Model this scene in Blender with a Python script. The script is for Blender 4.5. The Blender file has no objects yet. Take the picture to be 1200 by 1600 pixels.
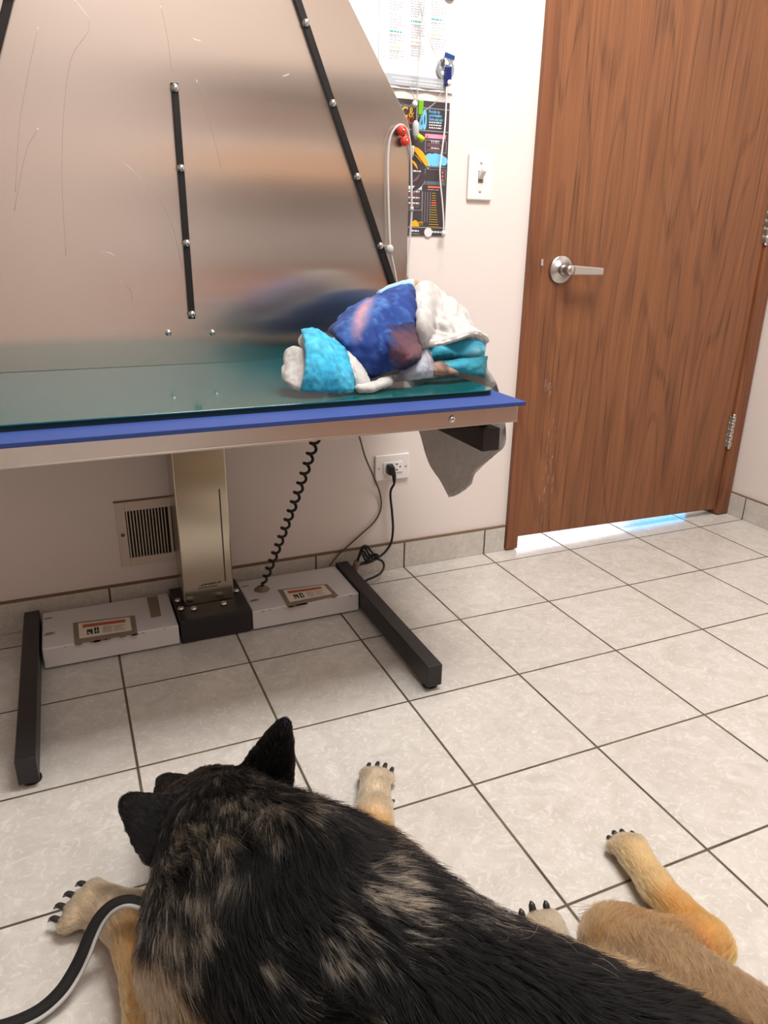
import bpy, bmesh, math, random
import numpy as np
from mathutils import Vector, Matrix
random.seed(7); rng = np.random.default_rng(11)
S = 0.305                       # one floor tile with its joint, in metres
C = bpy.context.scene.collection
# ------------------------------------------------------------------ camera
F = 1139.5562
RM = np.array([[0.9187489292307195, -0.3946022421042871, 0.013765012300514072],
               [-0.12492162594689965, -0.32357166720887465, -0.9379210859930699],
               [0.374559731428976, 0.859994445741288, -0.34657547646351805]])
CP = np.array([0.9000, -6.2918, 3.3167])
def ray(u, v): return RM.T @ np.array([(u-600)/F, (v-800)/F, 1.0])
def at_y(u, v, y): d = ray(u, v); return CP + d*((y-CP[1])/d[1])      # points in tile units
def at_z(u, v, z): d = ray(u, v); return CP + d*((z-CP[2])/d[2])
def at_x(u, v, x): d = ray(u, v); return CP + d*((x-CP[0])/d[0])
cam = bpy.data.cameras.new('camera'); co = bpy.data.objects.new('camera', cam); C.objects.link(co)
cam.sensor_fit = 'VERTICAL'; cam.sensor_height = 36.0; cam.sensor_width = 27.0
cam.lens = F/1600*36.0; cam.clip_start = 0.02
m3 = Matrix([[RM[0][i], -RM[1][i], -RM[2][i]] for i in range(3)])
co.matrix_world = Matrix.Translation(Vector(CP*S)) @ m3.to_4x4()
sc = bpy.context.scene; sc.camera = co
sc.view_settings.view_transform = 'Standard'; sc.view_settings.look = 'None'
sc.view_settings.gamma = 1.0; sc.view_settings.exposure = -0.68
try: sc.view_settings.use_curve_mapping = False
except Exception: pass
sc.cycles.max_bounces = 8; sc.cycles.transmission_bounces = 8; sc.cycles.diffuse_bounces = 3
sc.cycles.caustics_reflective = True; sc.cycles.caustics_refractive = False
sc.cycles.use_denoising = True
# ------------------------------------------------------------------ materials
def lin(c):
    c = np.asarray(c, float)/255.0
    return np.where(c <= 0.04045, c/12.92, ((c+0.055)/1.055)**2.4)
def L4(c): return tuple(lin(c)) + (1.0,)
def new_mat(name):
    m = bpy.data.materials.new(name); m.use_nodes = True
    nt = m.node_tree; b = nt.nodes['Principled BSDF']
    return m, nt, b
def N(nt, t, **kw):
    n = nt.nodes.new(t)
    for k, v in kw.items():
        if k in n.inputs: n.inputs[k].default_value = v
        else: setattr(n, k, v)
    return n
def mat(name, rgb, rough=0.5, metal=0.0, spec=0.5, emit=None, coat=0.0, noise=0.0, nscale=40.0, bump=0.0, bscale=200.0, alpha=None, trans=0.0, ior=1.45, sheen=0.0):
    m, nt, b = new_mat(name)
    b.inputs['Base Color'].default_value = L4(rgb); b.inputs['Roughness'].default_value = rough
    b.inputs['Metallic'].default_value = metal; b.inputs['Specular IOR Level'].default_value = spec
    b.inputs['Coat Weight'].default_value = coat; b.inputs['Transmission Weight'].default_value = trans; b.inputs['IOR'].default_value = ior
    if sheen: b.inputs['Sheen Weight'].default_value = sheen; b.inputs['Sheen Roughness'].default_value = 0.5
    if emit: b.inputs['Emission Color'].default_value = L4(rgb); b.inputs['Emission Strength'].default_value = emit
    tc = N(nt, 'ShaderNodeTexCoord')
    if noise:
        nz = N(nt, 'ShaderNodeTexNoise', Scale=nscale, Detail=4.0)
        nt.links.new(tc.outputs['Object'], nz.inputs['Vector'])
        mx = N(nt, 'ShaderNodeMix', data_type='RGBA')
        a = np.clip(lin(rgb)*(1-noise), 0, 1); c = np.clip(lin(rgb)*(1+noise), 0, 1)
        mx.inputs[6].default_value = tuple(a)+(1,); mx.inputs[7].default_value = tuple(c)+(1,)
        nt.links.new(nz.outputs[0], mx.inputs[0]); nt.links.new(mx.outputs[2], b.inputs['Base Color'])
    if bump:
        nb = N(nt, 'ShaderNodeTexNoise', Scale=bscale, Detail=3.0)
        nt.links.new(tc.outputs['Object'], nb.inputs['Vector'])
        bp = N(nt, 'ShaderNodeBump', Strength=bump, Distance=0.001)
        nt.links.new(nb.outputs[0], bp.inputs['Height']); nt.links.new(bp.outputs[0], b.inputs['Normal'])
    return m
def math_n(nt, op, a, b=None, c=None):
    n = nt.nodes.new('ShaderNodeMath'); n.operation = op
    for i, x in enumerate((a, b, c)):
        if x is None: continue
        if isinstance(x, (int, float)): n.inputs[i].default_value = x
        else: nt.links.new(x, n.inputs[i])
    return n.outputs[0]
def tile_material(name, both=True):
    """beige ceramic tile with streaky clouding; joints every tile along x (and y)."""
    m, nt, b = new_mat(name)
    geo = N(nt, 'ShaderNodeNewGeometry'); sep = N(nt, 'ShaderNodeSeparateXYZ')
    nt.links.new(geo.outputs['Position'], sep.inputs[0])
    x = math_n(nt, 'DIVIDE', sep.outputs[0], S); y = math_n(nt, 'DIVIDE', sep.outputs[1], S)
    def joint(q, w):
        d = math_n(nt, 'ABSOLUTE', math_n(nt, 'SUBTRACT', math_n(nt, 'FRACT', math_n(nt, 'ADD', q, 0.5)), 0.5))
        mr = N(nt, 'ShaderNodeMapRange', interpolation_type='SMOOTHSTEP')
        mr.inputs['From Min'].default_value = w*0.75; mr.inputs['From Max'].default_value = w*1.35
        nt.links.new(d, mr.inputs['Value']); return mr.outputs[0], d
    jx, dx = joint(x, 0.0085)
    if both:
        jy, dy = joint(y, 0.0075); face = math_n(nt, 'MULTIPLY', jx, jy)
    else: face = jx
    # a random shift per tile so that the clouding breaks at the joints
    cx = math_n(nt, 'FLOOR', x); cy = math_n(nt, 'FLOOR', y)
    comb = N(nt, 'ShaderNodeCombineXYZ'); nt.links.new(cx, comb.inputs[0]); nt.links.new(cy, comb.inputs[1])
    wn = N(nt, 'ShaderNodeTexWhiteNoise', noise_dimensions='3D'); nt.links.new(comb.outputs[0], wn.inputs['Vector'])
    vs = N(nt, 'ShaderNodeVectorMath', operation='MULTIPLY_ADD')
    nt.links.new(wn.outputs['Color'], vs.inputs[0]); vs.inputs[1].default_value = (7, 7, 7); nt.links.new(geo.outputs['Position'], vs.inputs[2])
    n1 = N(nt, 'ShaderNodeTexNoise', Scale=13.0, Detail=6.0, Roughness=0.62, Distortion=1.6); nt.links.new(vs.outputs[0], n1.inputs['Vector'])
    n2 = N(nt, 'ShaderNodeTexNoise', Scale=34.0, Detail=5.0, Roughness=0.6, Distortion=2.8); nt.links.new(vs.outputs[0], n2.inputs['Vector'])
    cr = N(nt, 'ShaderNodeValToRGB'); e = cr.color_ramp.elements
    e[0].position = 0.32; e[0].color = L4((189, 182, 173)); e[1].position = 0.70; e[1].color = L4((206, 200, 192))
    nt.links.new(n1.outputs[0], cr.inputs[0])
    cr2 = N(nt, 'ShaderNodeValToRGB'); e = cr2.color_ramp.elements
    e[0].position = 0.52; e[0].color = (0, 0, 0, 1); e[1].position = 0.66; e[1].color = (1, 1, 1, 1)
    nt.links.new(n2.outputs[0], cr2.inputs[0])
    mv = N(nt, 'ShaderNodeMix', data_type='RGBA'); mv.inputs[7].default_value = L4((224, 219, 213))
    nt.links.new(math_n(nt, 'MULTIPLY', cr2.outputs[0], 0.5), mv.inputs[0]); nt.links.new(cr.outputs[0], mv.inputs[6])
    tone = N(nt, 'ShaderNodeHueSaturation')
    nt.links.new(math_n(nt, 'ADD', 0.97, math_n(nt, 'MULTIPLY', wn.outputs['Value'], 0.05)), tone.inputs['Value'])
    nt.links.new(mv.outputs[2], tone.inputs['Color'])
    gn = N(nt, 'ShaderNodeTexNoise', Scale=9.0, Detail=3.0); nt.links.new(geo.outputs['Position'], gn.inputs['Vector'])
    gr = N(nt, 'ShaderNodeValToRGB'); e = gr.color_ramp.elements
    e[0].position = 0.35; e[0].color = L4((64, 54, 44)); e[1].position = 0.75; e[1].color = L4((108, 97, 72))
    nt.links.new(gn.outputs[0], gr.inputs[0])
    mg = N(nt, 'ShaderNodeMix', data_type='RGBA')
    nt.links.new(face, mg.inputs[0]); nt.links.new(gr.outputs[0], mg.inputs[6]); nt.links.new(tone.outputs[0], mg.inputs[7])
    nt.links.new(mg.outputs[2], b.inputs['Base Color'])
    rr = N(nt, 'ShaderNodeMapRange'); rr.inputs['To Min'].default_value = 0.8; rr.inputs['To Max'].default_value = 0.2
    nt.links.new(face, rr.inputs['Value']); nt.links.new(rr.outputs[0], b.inputs['Roughness'])
    bp = N(nt, 'ShaderNodeBump', Strength=0.6, Distance=0.0015)
    hh = math_n(nt, 'ADD', face, math_n(nt, 'MULTIPLY', n2.outputs[0], 0.05))
    nt.links.new(hh, bp.inputs['Height']); nt.links.new(bp.outputs[0], b.inputs['Normal'])
    return m
def wood_material(name, c_lo, c_hi, c_dark, x_off=0.0, freq=1.0):
    """red oak veneer: fine upright pores, streaks, and cathedral figure."""
    m, nt, b = new_mat(name)
    geo = N(nt, 'ShaderNodeNewGeometry')
    def mapped(sx, sz, off=0.0):
        mp = N(nt, 'ShaderNodeMapping'); mp.inputs['Scale'].default_value = (sx, 1.0, sz); mp.inputs['Location'].default_value = (x_off+off, 0, off)
        nt.links.new(geo.outputs['Position'], mp.inputs[0]); return mp.outputs[0]
    na = N(nt, 'ShaderNodeTexNoise', Scale=1.0, Detail=5.0, Roughness=0.55, Distortion=0.4); nt.links.new(mapped(26*freq, 1.3), na.inputs['Vector'])
    nb_ = N(nt, 'ShaderNodeTexNoise', Scale=1.0, Detail=3.0, Roughness=0.6); nt.links.new(mapped(190, 2.2, 3.1), nb_.inputs['Vector'])
    nl = N(nt, 'ShaderNodeTexNoise', Scale=1.0, Detail=2.0, Roughness=0.5); nt.links.new(mapped(4.2*freq, 0.55, 1.7), nl.inputs['Vector'])
    # cathedral: rings of a stretched noise field
    rings = math_n(nt, 'SINE', math_n(nt, 'MULTIPLY', nl.outputs[0], 95.0))
    rg = N(nt, 'ShaderNodeValToRGB'); e = rg.color_ramp.elements
    e[0].position = 0.72; e[0].color = (0, 0, 0, 1); e[1].position = 1.0; e[1].color = (1, 1, 1, 1)
    nt.links.new(math_n(nt, 'MULTIPLY_ADD', rings, 0.5, 0.5), rg.inputs[0])
    cr = N(nt, 'ShaderNodeValToRGB'); e = cr.color_ramp.elements
    e[0].position = 0.30; e[0].color = L4(c_lo); e[1].position = 0.68; e[1].color = L4(c_hi)
    nt.links.new(na.outputs[0], cr.inputs[0])
    pr = N(nt, 'ShaderNodeValToRGB'); e = pr.color_ramp.elements
    e[0].position = 0.50; e[0].color = (0, 0, 0, 1); e[1].position = 0.72; e[1].color = (1, 1, 1, 1)
    nt.links.new(nb_.outputs[0], pr.inputs[0])
    f1 = math_n(nt, 'MULTIPLY', rg.outputs[0], math_n(nt, 'MULTIPLY_ADD', pr.outputs[0], 0.45, 0.22))
    f2 = math_n(nt, 'MULTIPLY', pr.outputs[0], 0.5)
    fac = math_n(nt, 'MINIMUM', math_n(nt, 'ADD', f1, f2), 1.0)
    mx = N(nt, 'ShaderNodeMix', data_type='RGBA'); mx.inputs[7].default_value = L4(c_dark)
    nt.links.new(fac, mx.inputs[0]); nt.links.new(cr.outputs[0], mx.inputs[6]); nt.links.new(mx.outputs[2], b.inputs['Base Color'])
    b.inputs['Roughness'].default_value = 0.42
    bp = N(nt, 'ShaderNodeBump', Strength=0.12, Distance=0.0006, invert=True)
    nt.links.new(pr.outputs[0], bp.inputs['Height']); nt.links.new(bp.outputs[0], b.inputs['Normal'])
    return m
def steel_material(name, rgb, rough, aniso, scratch=0.3, sx=90.0, sz=2.0):
    m, nt, b = new_mat(name)
    b.inputs['Metallic'].default_value = 1.0; b.inputs['Base Color'].default_value = L4(rgb)
    b.inputs['Anisotropic'].default_value = aniso; b.inputs['Anisotropic Rotation'].default_value = 0.0
    geo = N(nt, 'ShaderNodeNewGeometry')
    mp = N(nt, 'ShaderNodeMapping'); mp.inputs['Scale'].default_value = (sx, sx, sz); nt.links.new(geo.outputs['Position'], mp.inputs[0])
    n1 = N(nt, 'ShaderNodeTexNoise', Scale=1.0, Detail=5.0, Roughness=0.65, Distortion=0.6); nt.links.new(mp.outputs[0], n1.inputs['Vector'])
    n2 = N(nt, 'ShaderNodeTexNoise', Scale=3.0, Detail=4.0, Distortion=1.0); nt.links.new(geo.outputs['Position'], n2.inputs['Vector'])
    s = math_n(nt, 'ADD', math_n(nt, 'MULTIPLY', n1.outputs[0], scratch*0.35), math_n(nt, 'MULTIPLY', n2.outputs[0], scratch*0.25))
    nt.links.new(math_n(nt, 'ADD', rough-0.3*scratch, s), b.inputs['Roughness'])
    if aniso:
        tg = N(nt, 'ShaderNodeTangent', direction_type='UV_MAP'); nt.links.new(tg.outputs[0], b.inputs['Tangent'])
    return m
# ------------------------------------------------------------------ object helpers
WL = {}
def tag(o, label=None, cat=None, group=None, kind=None):
    if label: o['label'] = label
    if cat: o['category'] = cat
    if group: o['group'] = group
    if kind: o['kind'] = kind
    return o
def empty(name, loc, label, cat, group=None):
    o = bpy.data.objects.new(name, None); C.objects.link(o); o.empty_display_size = 0.05
    o.location = Vector(np.asarray(loc, float)*S); WL[o.name] = np.asarray(loc, float)*S
    return tag(o, label, cat, group)
def catmull(P, n=8, closed=False):
    P = [np.asarray(p, float) for p in P]; out = []
    k = len(P)
    segs = k if closed else k-1
    for i in range(segs):
        if closed: p0, p1, p2, p3 = P[(i-1) % k], P[i], P[(i+1) % k], P[(i+2) % k]
        else:
            p1, p2 = P[i], P[i+1]
            p0 = P[i-1] if i > 0 else 2*p1-p2
            p3 = P[i+2] if i+2 < k else 2*p2-p1
        for j in range(n):
            t = j/n
            out.append(0.5*((2*p1)+(-p0+p2)*t+(2*p0-5*p1+4*p2-p3)*t*t+(-p0+3*p1-3*p2+p3)*t**3))
    if not closed: out.append(P[-1])
    return np.array(out)
class MB:
    """collects shapes given in tile units and links them as one mesh object"""
    def __init__(s): s.bm = bmesh.new(); s.mi = 0
    def _faces(s, f, smooth):
        for x in f: x.material_index = s.mi; x.smooth = smooth
    def box(s, x0, x1, y0, y1, z0, z1, bev=0.0, seg=2):
        vs = [s.bm.verts.new((x, y, z)) for z in (z0, z1) for y in (y0, y1) for x in (x0, x1)]
        idx = [(0, 2, 3, 1), (4, 5, 7, 6), (0, 1, 5, 4), (2, 6, 7, 3), (0, 4, 6, 2), (1, 3, 7, 5)]
        fs = [s.bm.faces.new([vs[i] for i in q]) for q in idx]; s._faces(fs, False)
        if bev:
            es = list({e for f in fs for e in f.edges})
            r = bmesh.ops.bevel(s.bm, geom=es, offset=bev, segments=seg, profile=0.5, affect='EDGES')
            for f in r['faces']: f.material_index = s.mi
        return s
    def hexa(s, pts, bev=0.0):
        """8 corners: bottom 4 (ccw) then top 4"""
        vs = [s.bm.verts.new(tuple(p)) for p in pts]
        idx = [(3, 2, 1, 0), (4, 5, 6, 7), (0, 1, 5, 4), (1, 2, 6, 5), (2, 3, 7, 6), (3, 0, 4, 7)]
        fs = [s.bm.faces.new([vs[i] for i in q]) for q in idx]; s._faces(fs, False)
        if bev:
            es = list({e for f in fs for e in f.edges})
            r = bmesh.ops.bevel(s.bm, geom=es, offset=bev, segments=2, profile=0.5, affect='EDGES')
            for f in r['faces']: f.material_index = s.mi
        return s
    def prism(s, outline, d, bev=0.0):
        """closed outline of 3-d points pushed along vector d"""
        o = [np.asarray(p, float) for p in outline]; d = np.asarray(d, float); n = len(o)
        a = [s.bm.verts.new(tuple(p)) for p in o]; b = [s.bm.verts.new(tuple(p+d)) for p in o]
        fs = [s.bm.faces.new(a[::-1]), s.bm.faces.new(b)]
        for i in range(n): fs.append(s.bm.faces.new([a[i], a[(i+1) % n], b[(i+1) % n], b[i]]))
        s._faces(fs, False)
        bmesh.ops.recalc_face_normals(s.bm, faces=fs)
        if bev:
            es = list({e for f in fs[:2] for e in f.edges})
            r = bmesh.ops.bevel(s.bm, geom=es, offset=bev, segments=2, profile=0.5, affect='EDGES')
            for f in r['faces']: f.material_index = s.mi
        return s
    def quad(s, pts):
        f = s.bm.faces.new([s.bm.verts.new(tuple(p)) for p in pts]); s._faces([f], False); return s
    def tube(s, pts, r, seg=8, n=6, closed=False, smooth=True, flat=None):
        P = catmull(pts, n, closed) if n > 1 else np.array([np.asarray(p, float) for p in pts])
        k = len(P); rr = np.interp(np.linspace(0, 1, k), np.linspace(0, 1, len(r)), r) if hasattr(r, '__len__') else np.full(k, r)
        T = np.gradient(P, axis=0) if not closed else np.roll(P, -1, 0)-np.roll(P, 1, 0)
        T /= np.linalg.norm(T, axis=1)[:, None]+1e-12
        u = np.cross(T[0], (0, 0, 1)); u = u if np.linalg.norm(u) > 0.1 else np.cross(T[0], (1, 0, 0)); u /= np.linalg.norm(u)
        rings = []
        for i in range(k):
            u = u-T[i]*(u@T[i]); u /= np.linalg.norm(u); w = np.cross(T[i], u)
            rings.append([s.bm.verts.new(tuple(P[i]+rr[i]*(math.cos(2*math.pi*j/seg)*u+math.sin(2*math.pi*j/seg)*w))) for j in range(seg)])
        fs = []
        for i in range(k if closed else k-1):
            a, b = rings[i], rings[(i+1) % k]
            for j in range(seg): fs.append(s.bm.faces.new([a[j], a[(j+1) % seg], b[(j+1) % seg], b[j]]))
        if not closed: fs += [s.bm.faces.new(rings[0][::-1]), s.bm.faces.new(rings[-1])]
        s._faces(fs, smooth); return s
    def lathe(s, prof, c, ax, seg=24, smooth=True):
        """prof: (radius, height along ax) pairs from base c"""
        c = np.asarray(c, float); ax = np.asarray(ax, float); ax /= np.linalg.norm(ax)
        u = np.cross(ax, (0, 0, 1)); u = u if np.linalg.norm(u) > 0.1 else np.cross(ax, (1, 0, 0)); u /= np.linalg.norm(u); w = np.cross(ax, u)
        rings = [[s.bm.verts.new(tuple(c+ax*h+r*(math.cos(2*math.pi*j/seg)*u+math.sin(2*math.pi*j/seg)*w))) for j in range(seg)] for r, h in prof]
        fs = []
        for a, b in zip(rings, rings[1:]):
            for j in range(seg): fs.append(s.bm.faces.new([a[j], a[(j+1) % seg], b[(j+1) % seg], b[j]]))
        fs += [s.bm.faces.new(rings[0][::-1]), s.bm.faces.new(rings[-1])]
        s._faces(fs, smooth); return s
    def text(s, body, org, h, right=(1, 0, 0), up=(0, 0, 1), wide=1.0, bold=0.018):
        cu = bpy.data.curves.new('lettering', 'FONT'); cu.body = body; cu.size = 1.0; cu.resolution_u = 3; cu.offset = bold
        ob = bpy.data.objects.new('lettering', cu); C.objects.link(ob)
        me = ob.to_mesh()
        org = np.asarray(org, float); right = np.asarray(right, float); up = np.asarray(up, float)
        vs = [s.bm.verts.new(tuple(org+right*(v.co.x*h*wide)+up*(v.co.y*h))) for v in me.vertices]
        fs = []
        for p in me.polygons:
            try: fs.append(s.bm.faces.new([vs[i] for i in p.vertices]))
            except ValueError: pass
        s._faces(fs, False)
        ob.to_mesh_clear(); bpy.data.objects.remove(ob); bpy.data.curves.remove(cu); return s
    def build(s, name, mats, parent=None, loc=None, uv=False, recalc=False, sharp=None):
        if recalc: bmesh.ops.recalc_face_normals(s.bm, faces=s.bm.faces)
        me = bpy.data.meshes.new(name)
        V = np.array([v.co[:] for v in s.bm.verts])
        if parent is not None: wl = WL[parent.name]/S
        else: wl = np.asarray(loc, float) if loc is not None else np.array([V[:, 0].mean(), V[:, 1].mean(), V[:, 2].min()])
        if uv:
            ul = s.bm.loops.layers.uv.new('grain')
            for f in s.bm.faces:
                for l in f.loops: l[ul].uv = (l.vert.co.x+l.vert.co.y, l.vert.co.z)
        for v in s.bm.verts: v.co = Vector((np.array(v.co)-wl)*S)
        s.bm.to_mesh(me); s.bm.free()
        for m in (mats if isinstance(mats, (list, tuple)) else [mats]): me.materials.append(m)
        o = bpy.data.objects.new(name, me); C.objects.link(o)
        WL[o.name] = wl*S
        if parent is not None: o.parent = parent
        else: o.location = Vector(wl*S)
        return o
def struct(mb, name, m, **k):
    o = mb.build(name, m, loc=(0, 0, 0), **k); o['kind'] = 'structure'; return o
# ------------------------------------------------------------------ materials of the room
M_wall = mat('wall_paint', (228, 217, 211), rough=0.55, noise=0.015, nscale=3.0, bump=0.05, bscale=300)
M_ceil = mat('ceiling_white', (215, 210, 204), rough=0.8)
M_floor = tile_material('floor_tile'); M_skirt = tile_material('skirting_tile', both=False)
M_caulk = mat('brown_caulk', (120, 98, 78), rough=0.8)
M_door = wood_material('oak_veneer', (119, 73, 43), (143, 91, 56), (66, 38, 22))
M_frame = wood_material('oak_frame', (116, 67, 39), (136, 84, 52), (64, 36, 21), x_off=4.3, freq=1.6)
M_nickel = mat('satin_nickel', (196, 192, 188), rough=0.28, metal=1.0)
M_screw = mat('polished_screw', (205, 203, 200), rough=0.15, metal=1.0)
M_steel = steel_material('brushed_sheet', (226, 218, 212), 0.19, 1.0, 0.08, 120, 1.6)
M_column = steel_material('brushed_column', (188, 178, 162), 0.22, 0.9, 0.14, 160, 2.0)
M_alu = mat('aluminium_edge', (208, 201, 196), rough=0.30, metal=1.0, noise=0.05, nscale=30)
M_black = mat('black_powder_coat', (34, 32, 32), rough=0.42, bump=0.1, bscale=500)
M_bar = mat('black_plastic_bar', (24, 22, 22), rough=0.38)
M_mat = mat('teal_vinyl', (4, 82, 84), rough=0.16, coat=0.3, bump=0.03, bscale=60)
M_foam = mat('dark_teal_foam', (6, 38, 46), rough=0.85, bump=0.4, bscale=700)
M_blue = mat('blue_foam', (44, 68, 134), rough=0.7, noise=0.15, nscale=300, bump=0.3, bscale=500)
M_casew = mat('worn_white_enamel', (205, 201, 200), rough=0.45, noise=0.04, nscale=15)
M_chip = mat('chipped_metal', (92, 84, 76), rough=0.7)
M_adh = mat('old_adhesive', (132, 117, 100), rough=0.9, noise=0.15, nscale=80)
M_white = mat('white_plastic', (235, 229, 225), rough=0.35)
M_paper = mat('white_paper', (240, 238, 240), rough=0.55)
M_cordb = mat('black_rubber', (20, 19, 19), rough=0.45)
M_cordg = mat('grey_rubber', (92, 80, 68), rough=0.5)
M_dark = mat('dark_void', (28, 22, 18), rough=0.9)
M_grille = mat('cream_enamel', (214, 200, 186), rough=0.5, noise=0.05, nscale=20)
def ink(n, rgb, r=0.5): return mat('ink_'+n, rgb, rough=r)
WY, RX = 0.29, 8.75            # faces of the back and right walls
LX, FY, HZ = -1.4, -9.3, 9.0   # left wall, wall behind the viewer, ceiling
DZ = 6.72                      # head of the door
# floor (runs on under the door into the corridor)
struct(MB().box(LX-0.3, 14.5, FY-0.3, 4.6, -0.3, 0.0), 'floor', M_floor)
struct(MB().box(LX-0.3, RX+0.3, FY-0.3, 0.7, HZ, HZ+0.2), 'ceiling', M_ceil)
w = MB(); w.box(LX-0.3, 5.36, WY, 0.75, 0, HZ); w.box(8.64, RX+0.3, WY, 0.75, 0, HZ); w.box(5.36, 8.64, WY, 0.75, DZ+0.1, HZ)
struct(w, 'wall_back', M_wall)
struct(MB().box(RX, RX+0.3, FY, WY, 0, HZ), 'wall_right', M_wall)
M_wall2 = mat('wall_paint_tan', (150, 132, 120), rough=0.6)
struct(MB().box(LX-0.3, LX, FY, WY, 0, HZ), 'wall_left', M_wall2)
struct(MB().box(LX-0.3, RX+0.3, FY-0.3, FY, 0, HZ), 'wall_front', M_wall)
b = MB(); b.box(LX, 5.27, 0.262, WY, 0, 0.292, 0.006); b.mi = 1; b.box(LX, 5.27, 0.262, WY, 0.292, 0.312)
struct(b, 'baseboard_back', [M_skirt, M_caulk])
def skirt_y_material():
    m = tile_material('skirting_tile_side', both=True); return m
b = MB(); b.box(8.72, RX, FY, WY-0.001, 0, 0.292, 0.006); b.mi = 1; b.box(8.724, RX, FY, WY-0.001, 0.292, 0.308)
struct(b, 'baseboard_right', [skirt_y_material(), M_caulk])
struct(MB().box(LX, LX+0.03, FY, WY-0.03, 0, 0.30), 'baseboard_left', M_skirt)
# corridor behind the door, with a daylit window
M_day = mat('daylight_pane', (246, 244, 255), emit=9.0); M_sky = mat('sky_blue_pane', (40, 185, 255), emit=8.0)
h = MB(); h.box(LX-0.3, 14.5, 4.4, 4.6, 0, HZ); h.box(14.3, 14.5, 0.75, 4.4, 0, HZ); h.box(RX+0.3, 14.5, 0.55, 0.75, 0, HZ); h.box(LX-0.3, LX-0.1, 0.75, 4.4, 0, HZ)
struct(h, 'wall_corridor', M_wall)
struct(MB().box(LX-0.3, 14.5, 0.75, 4.6, HZ, HZ+0.2), 'ceiling_corridor', M_ceil)
wf = MB(); wf.box(8.0, 13.0, 4.33, 4.40, 0.55, 4.2)
wfo = struct(wf, 'window_1', mat('window_frame_white', (225, 225, 225), rough=0.4))
p = MB(); p.box(10.9, 12.7, 4.31, 4.33, 0.65, 4.1); po = p.build('sky_pane', M_sky, wfo)
p = MB(); p.box(8.1, 10.8, 4.31, 4.33, 0.65, 4.1); po = p.build('bright_pane', M_day, wfo)
# ------------------------------------------------------------------ door 1 and its frame
t = MB(); t.box(5.285, 5.435, 0.235, 0.76, 0.012, DZ+0.2, 0.012); t.box(8.53, 8.722, 0.235, 0.76, 0.012, DZ+0.2, 0.012)
t.box(5.435, 8.53, 0.235, 0.76, DZ+0.03, DZ+0.2, 0.012)
struct(t, 'trim_1', M_frame)
d = MB(); y0, y1 = 0.27, 0.42
d.hexa([(5.437, y0, 0.145), (8.515, y0, 0.085), (8.515, y1, 0.085), (5.437, y1, 0.145), (5.452, y0, DZ), (8.522, y0, DZ), (8.522, y1, DZ), (5.452, y1, DZ)], 0.006)
door = struct(d, 'door_1', M_door)
def part(mb, name, m, par, label=None, **k):
    o = mb.build(name, m, par, **k)
    if label: o['label'] = label
    return o
hc = at_y(875, 421, 0.27)
hb = MB(); hb.lathe([(0.140, 0), (0.140, 0.022), (0.128, 0.034), (0.06, 0.037), (0.055, 0.06), (0.05, 0.11)], (hc[0], 0.27, hc[2]), (0, -1, 0), 40)
ho = part(hb, 'handle', M_nickel, door, 'satin nickel lever handle on a round rose')
lv = MB(); x0 = hc[0]; z0 = hc[2]
lv.lathe([(0.048, 0), (0.052, 0.02), (0.052, 0.085), (0.046, 0.10)], (x0, 0.17, z0), (0, -1, 0), 24)
lv.hexa([(x0, 0.075, z0-0.048), (x0+0.42, 0.09, z0-0.052), (x0+0.42, 0.125, z0-0.052), (x0, 0.14, z0-0.048), (x0, 0.075, z0+0.05), (x0+0.42, 0.09, z0+0.022), (x0+0.42, 0.125, z0+0.022), (x0, 0.14, z0+0.05)], 0.012)
part(lv, 'lever', M_nickel, ho)
for (u, v, lo, hi) in ((1190, 350, 3.37, 3.80), (1131, 673, 0.93, 1.33)):
    q = MB(); x = 8.525
    q.box(x-0.05, x+0.012, 0.262, 0.268, lo, hi); n = 5
    for i in range(n):
        a = lo+(hi-lo)*i/n; bz = lo+(hi-lo)*(i+1)/n
        q.lathe([(0.026, 0.004), (0.03, 0.01), (0.03, (bz-a)-0.01), (0.026, (bz-a)-0.004)], (x, 0.243, a), (0, 0, 1), 12)
    q.lathe([(0.02, 0), (0.024, 0.015), (0.012, 0.03)], (x, 0.243, hi), (0, 0, 1), 12)
    q.lathe([(0.012, -0.03), (0.024, -0.015), (0.02, 0.0)], (x, 0.243, lo), (0, 0, 1), 12)
    part(q, 'hinge', M_nickel, door, 'worn steel butt hinge')
lk = at_y(843, 410, 0.232)
q = MB(); q.box(5.425, 5.455, 0.226, 0.232, lk[2]-0.03, lk[2]+0.03, 0.003); part(q, 'strike_plate', M_screw, door, 'brass strike plate in the frame')
# pale scuffs on the lower door leaf
M_scuff = mat('scuff', (176, 158, 150), rough=0.6)
q = MB()
for i in range(46):
    if i < 12: u, v = random.gauss(858, 5), random.gauss(598, 9)
    else: u, v = 868-10*random.random()-14*((i-12)/34), 660+150*((i-12)/34)+random.gauss(0, 10); u += random.gauss(0, 4)
    a = at_y(u, v, 0.2685); ln = random.uniform(0.02, 0.10); wd = random.uniform(0.002, 0.006); sl = random.uniform(-0.2, 0.2)*ln
    q.quad([(a[0], 0.2688, a[2]), (a[0]+wd, 0.2688, a[2]), (a[0]+sl+wd*0.4, 0.2688, a[2]-ln), (a[0]+sl, 0.2688, a[2]-ln)])
o = part(q, 'scuff_marks', M_scuff, door, 'pale scuff marks'); o['kind'] = 'stuff'
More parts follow.
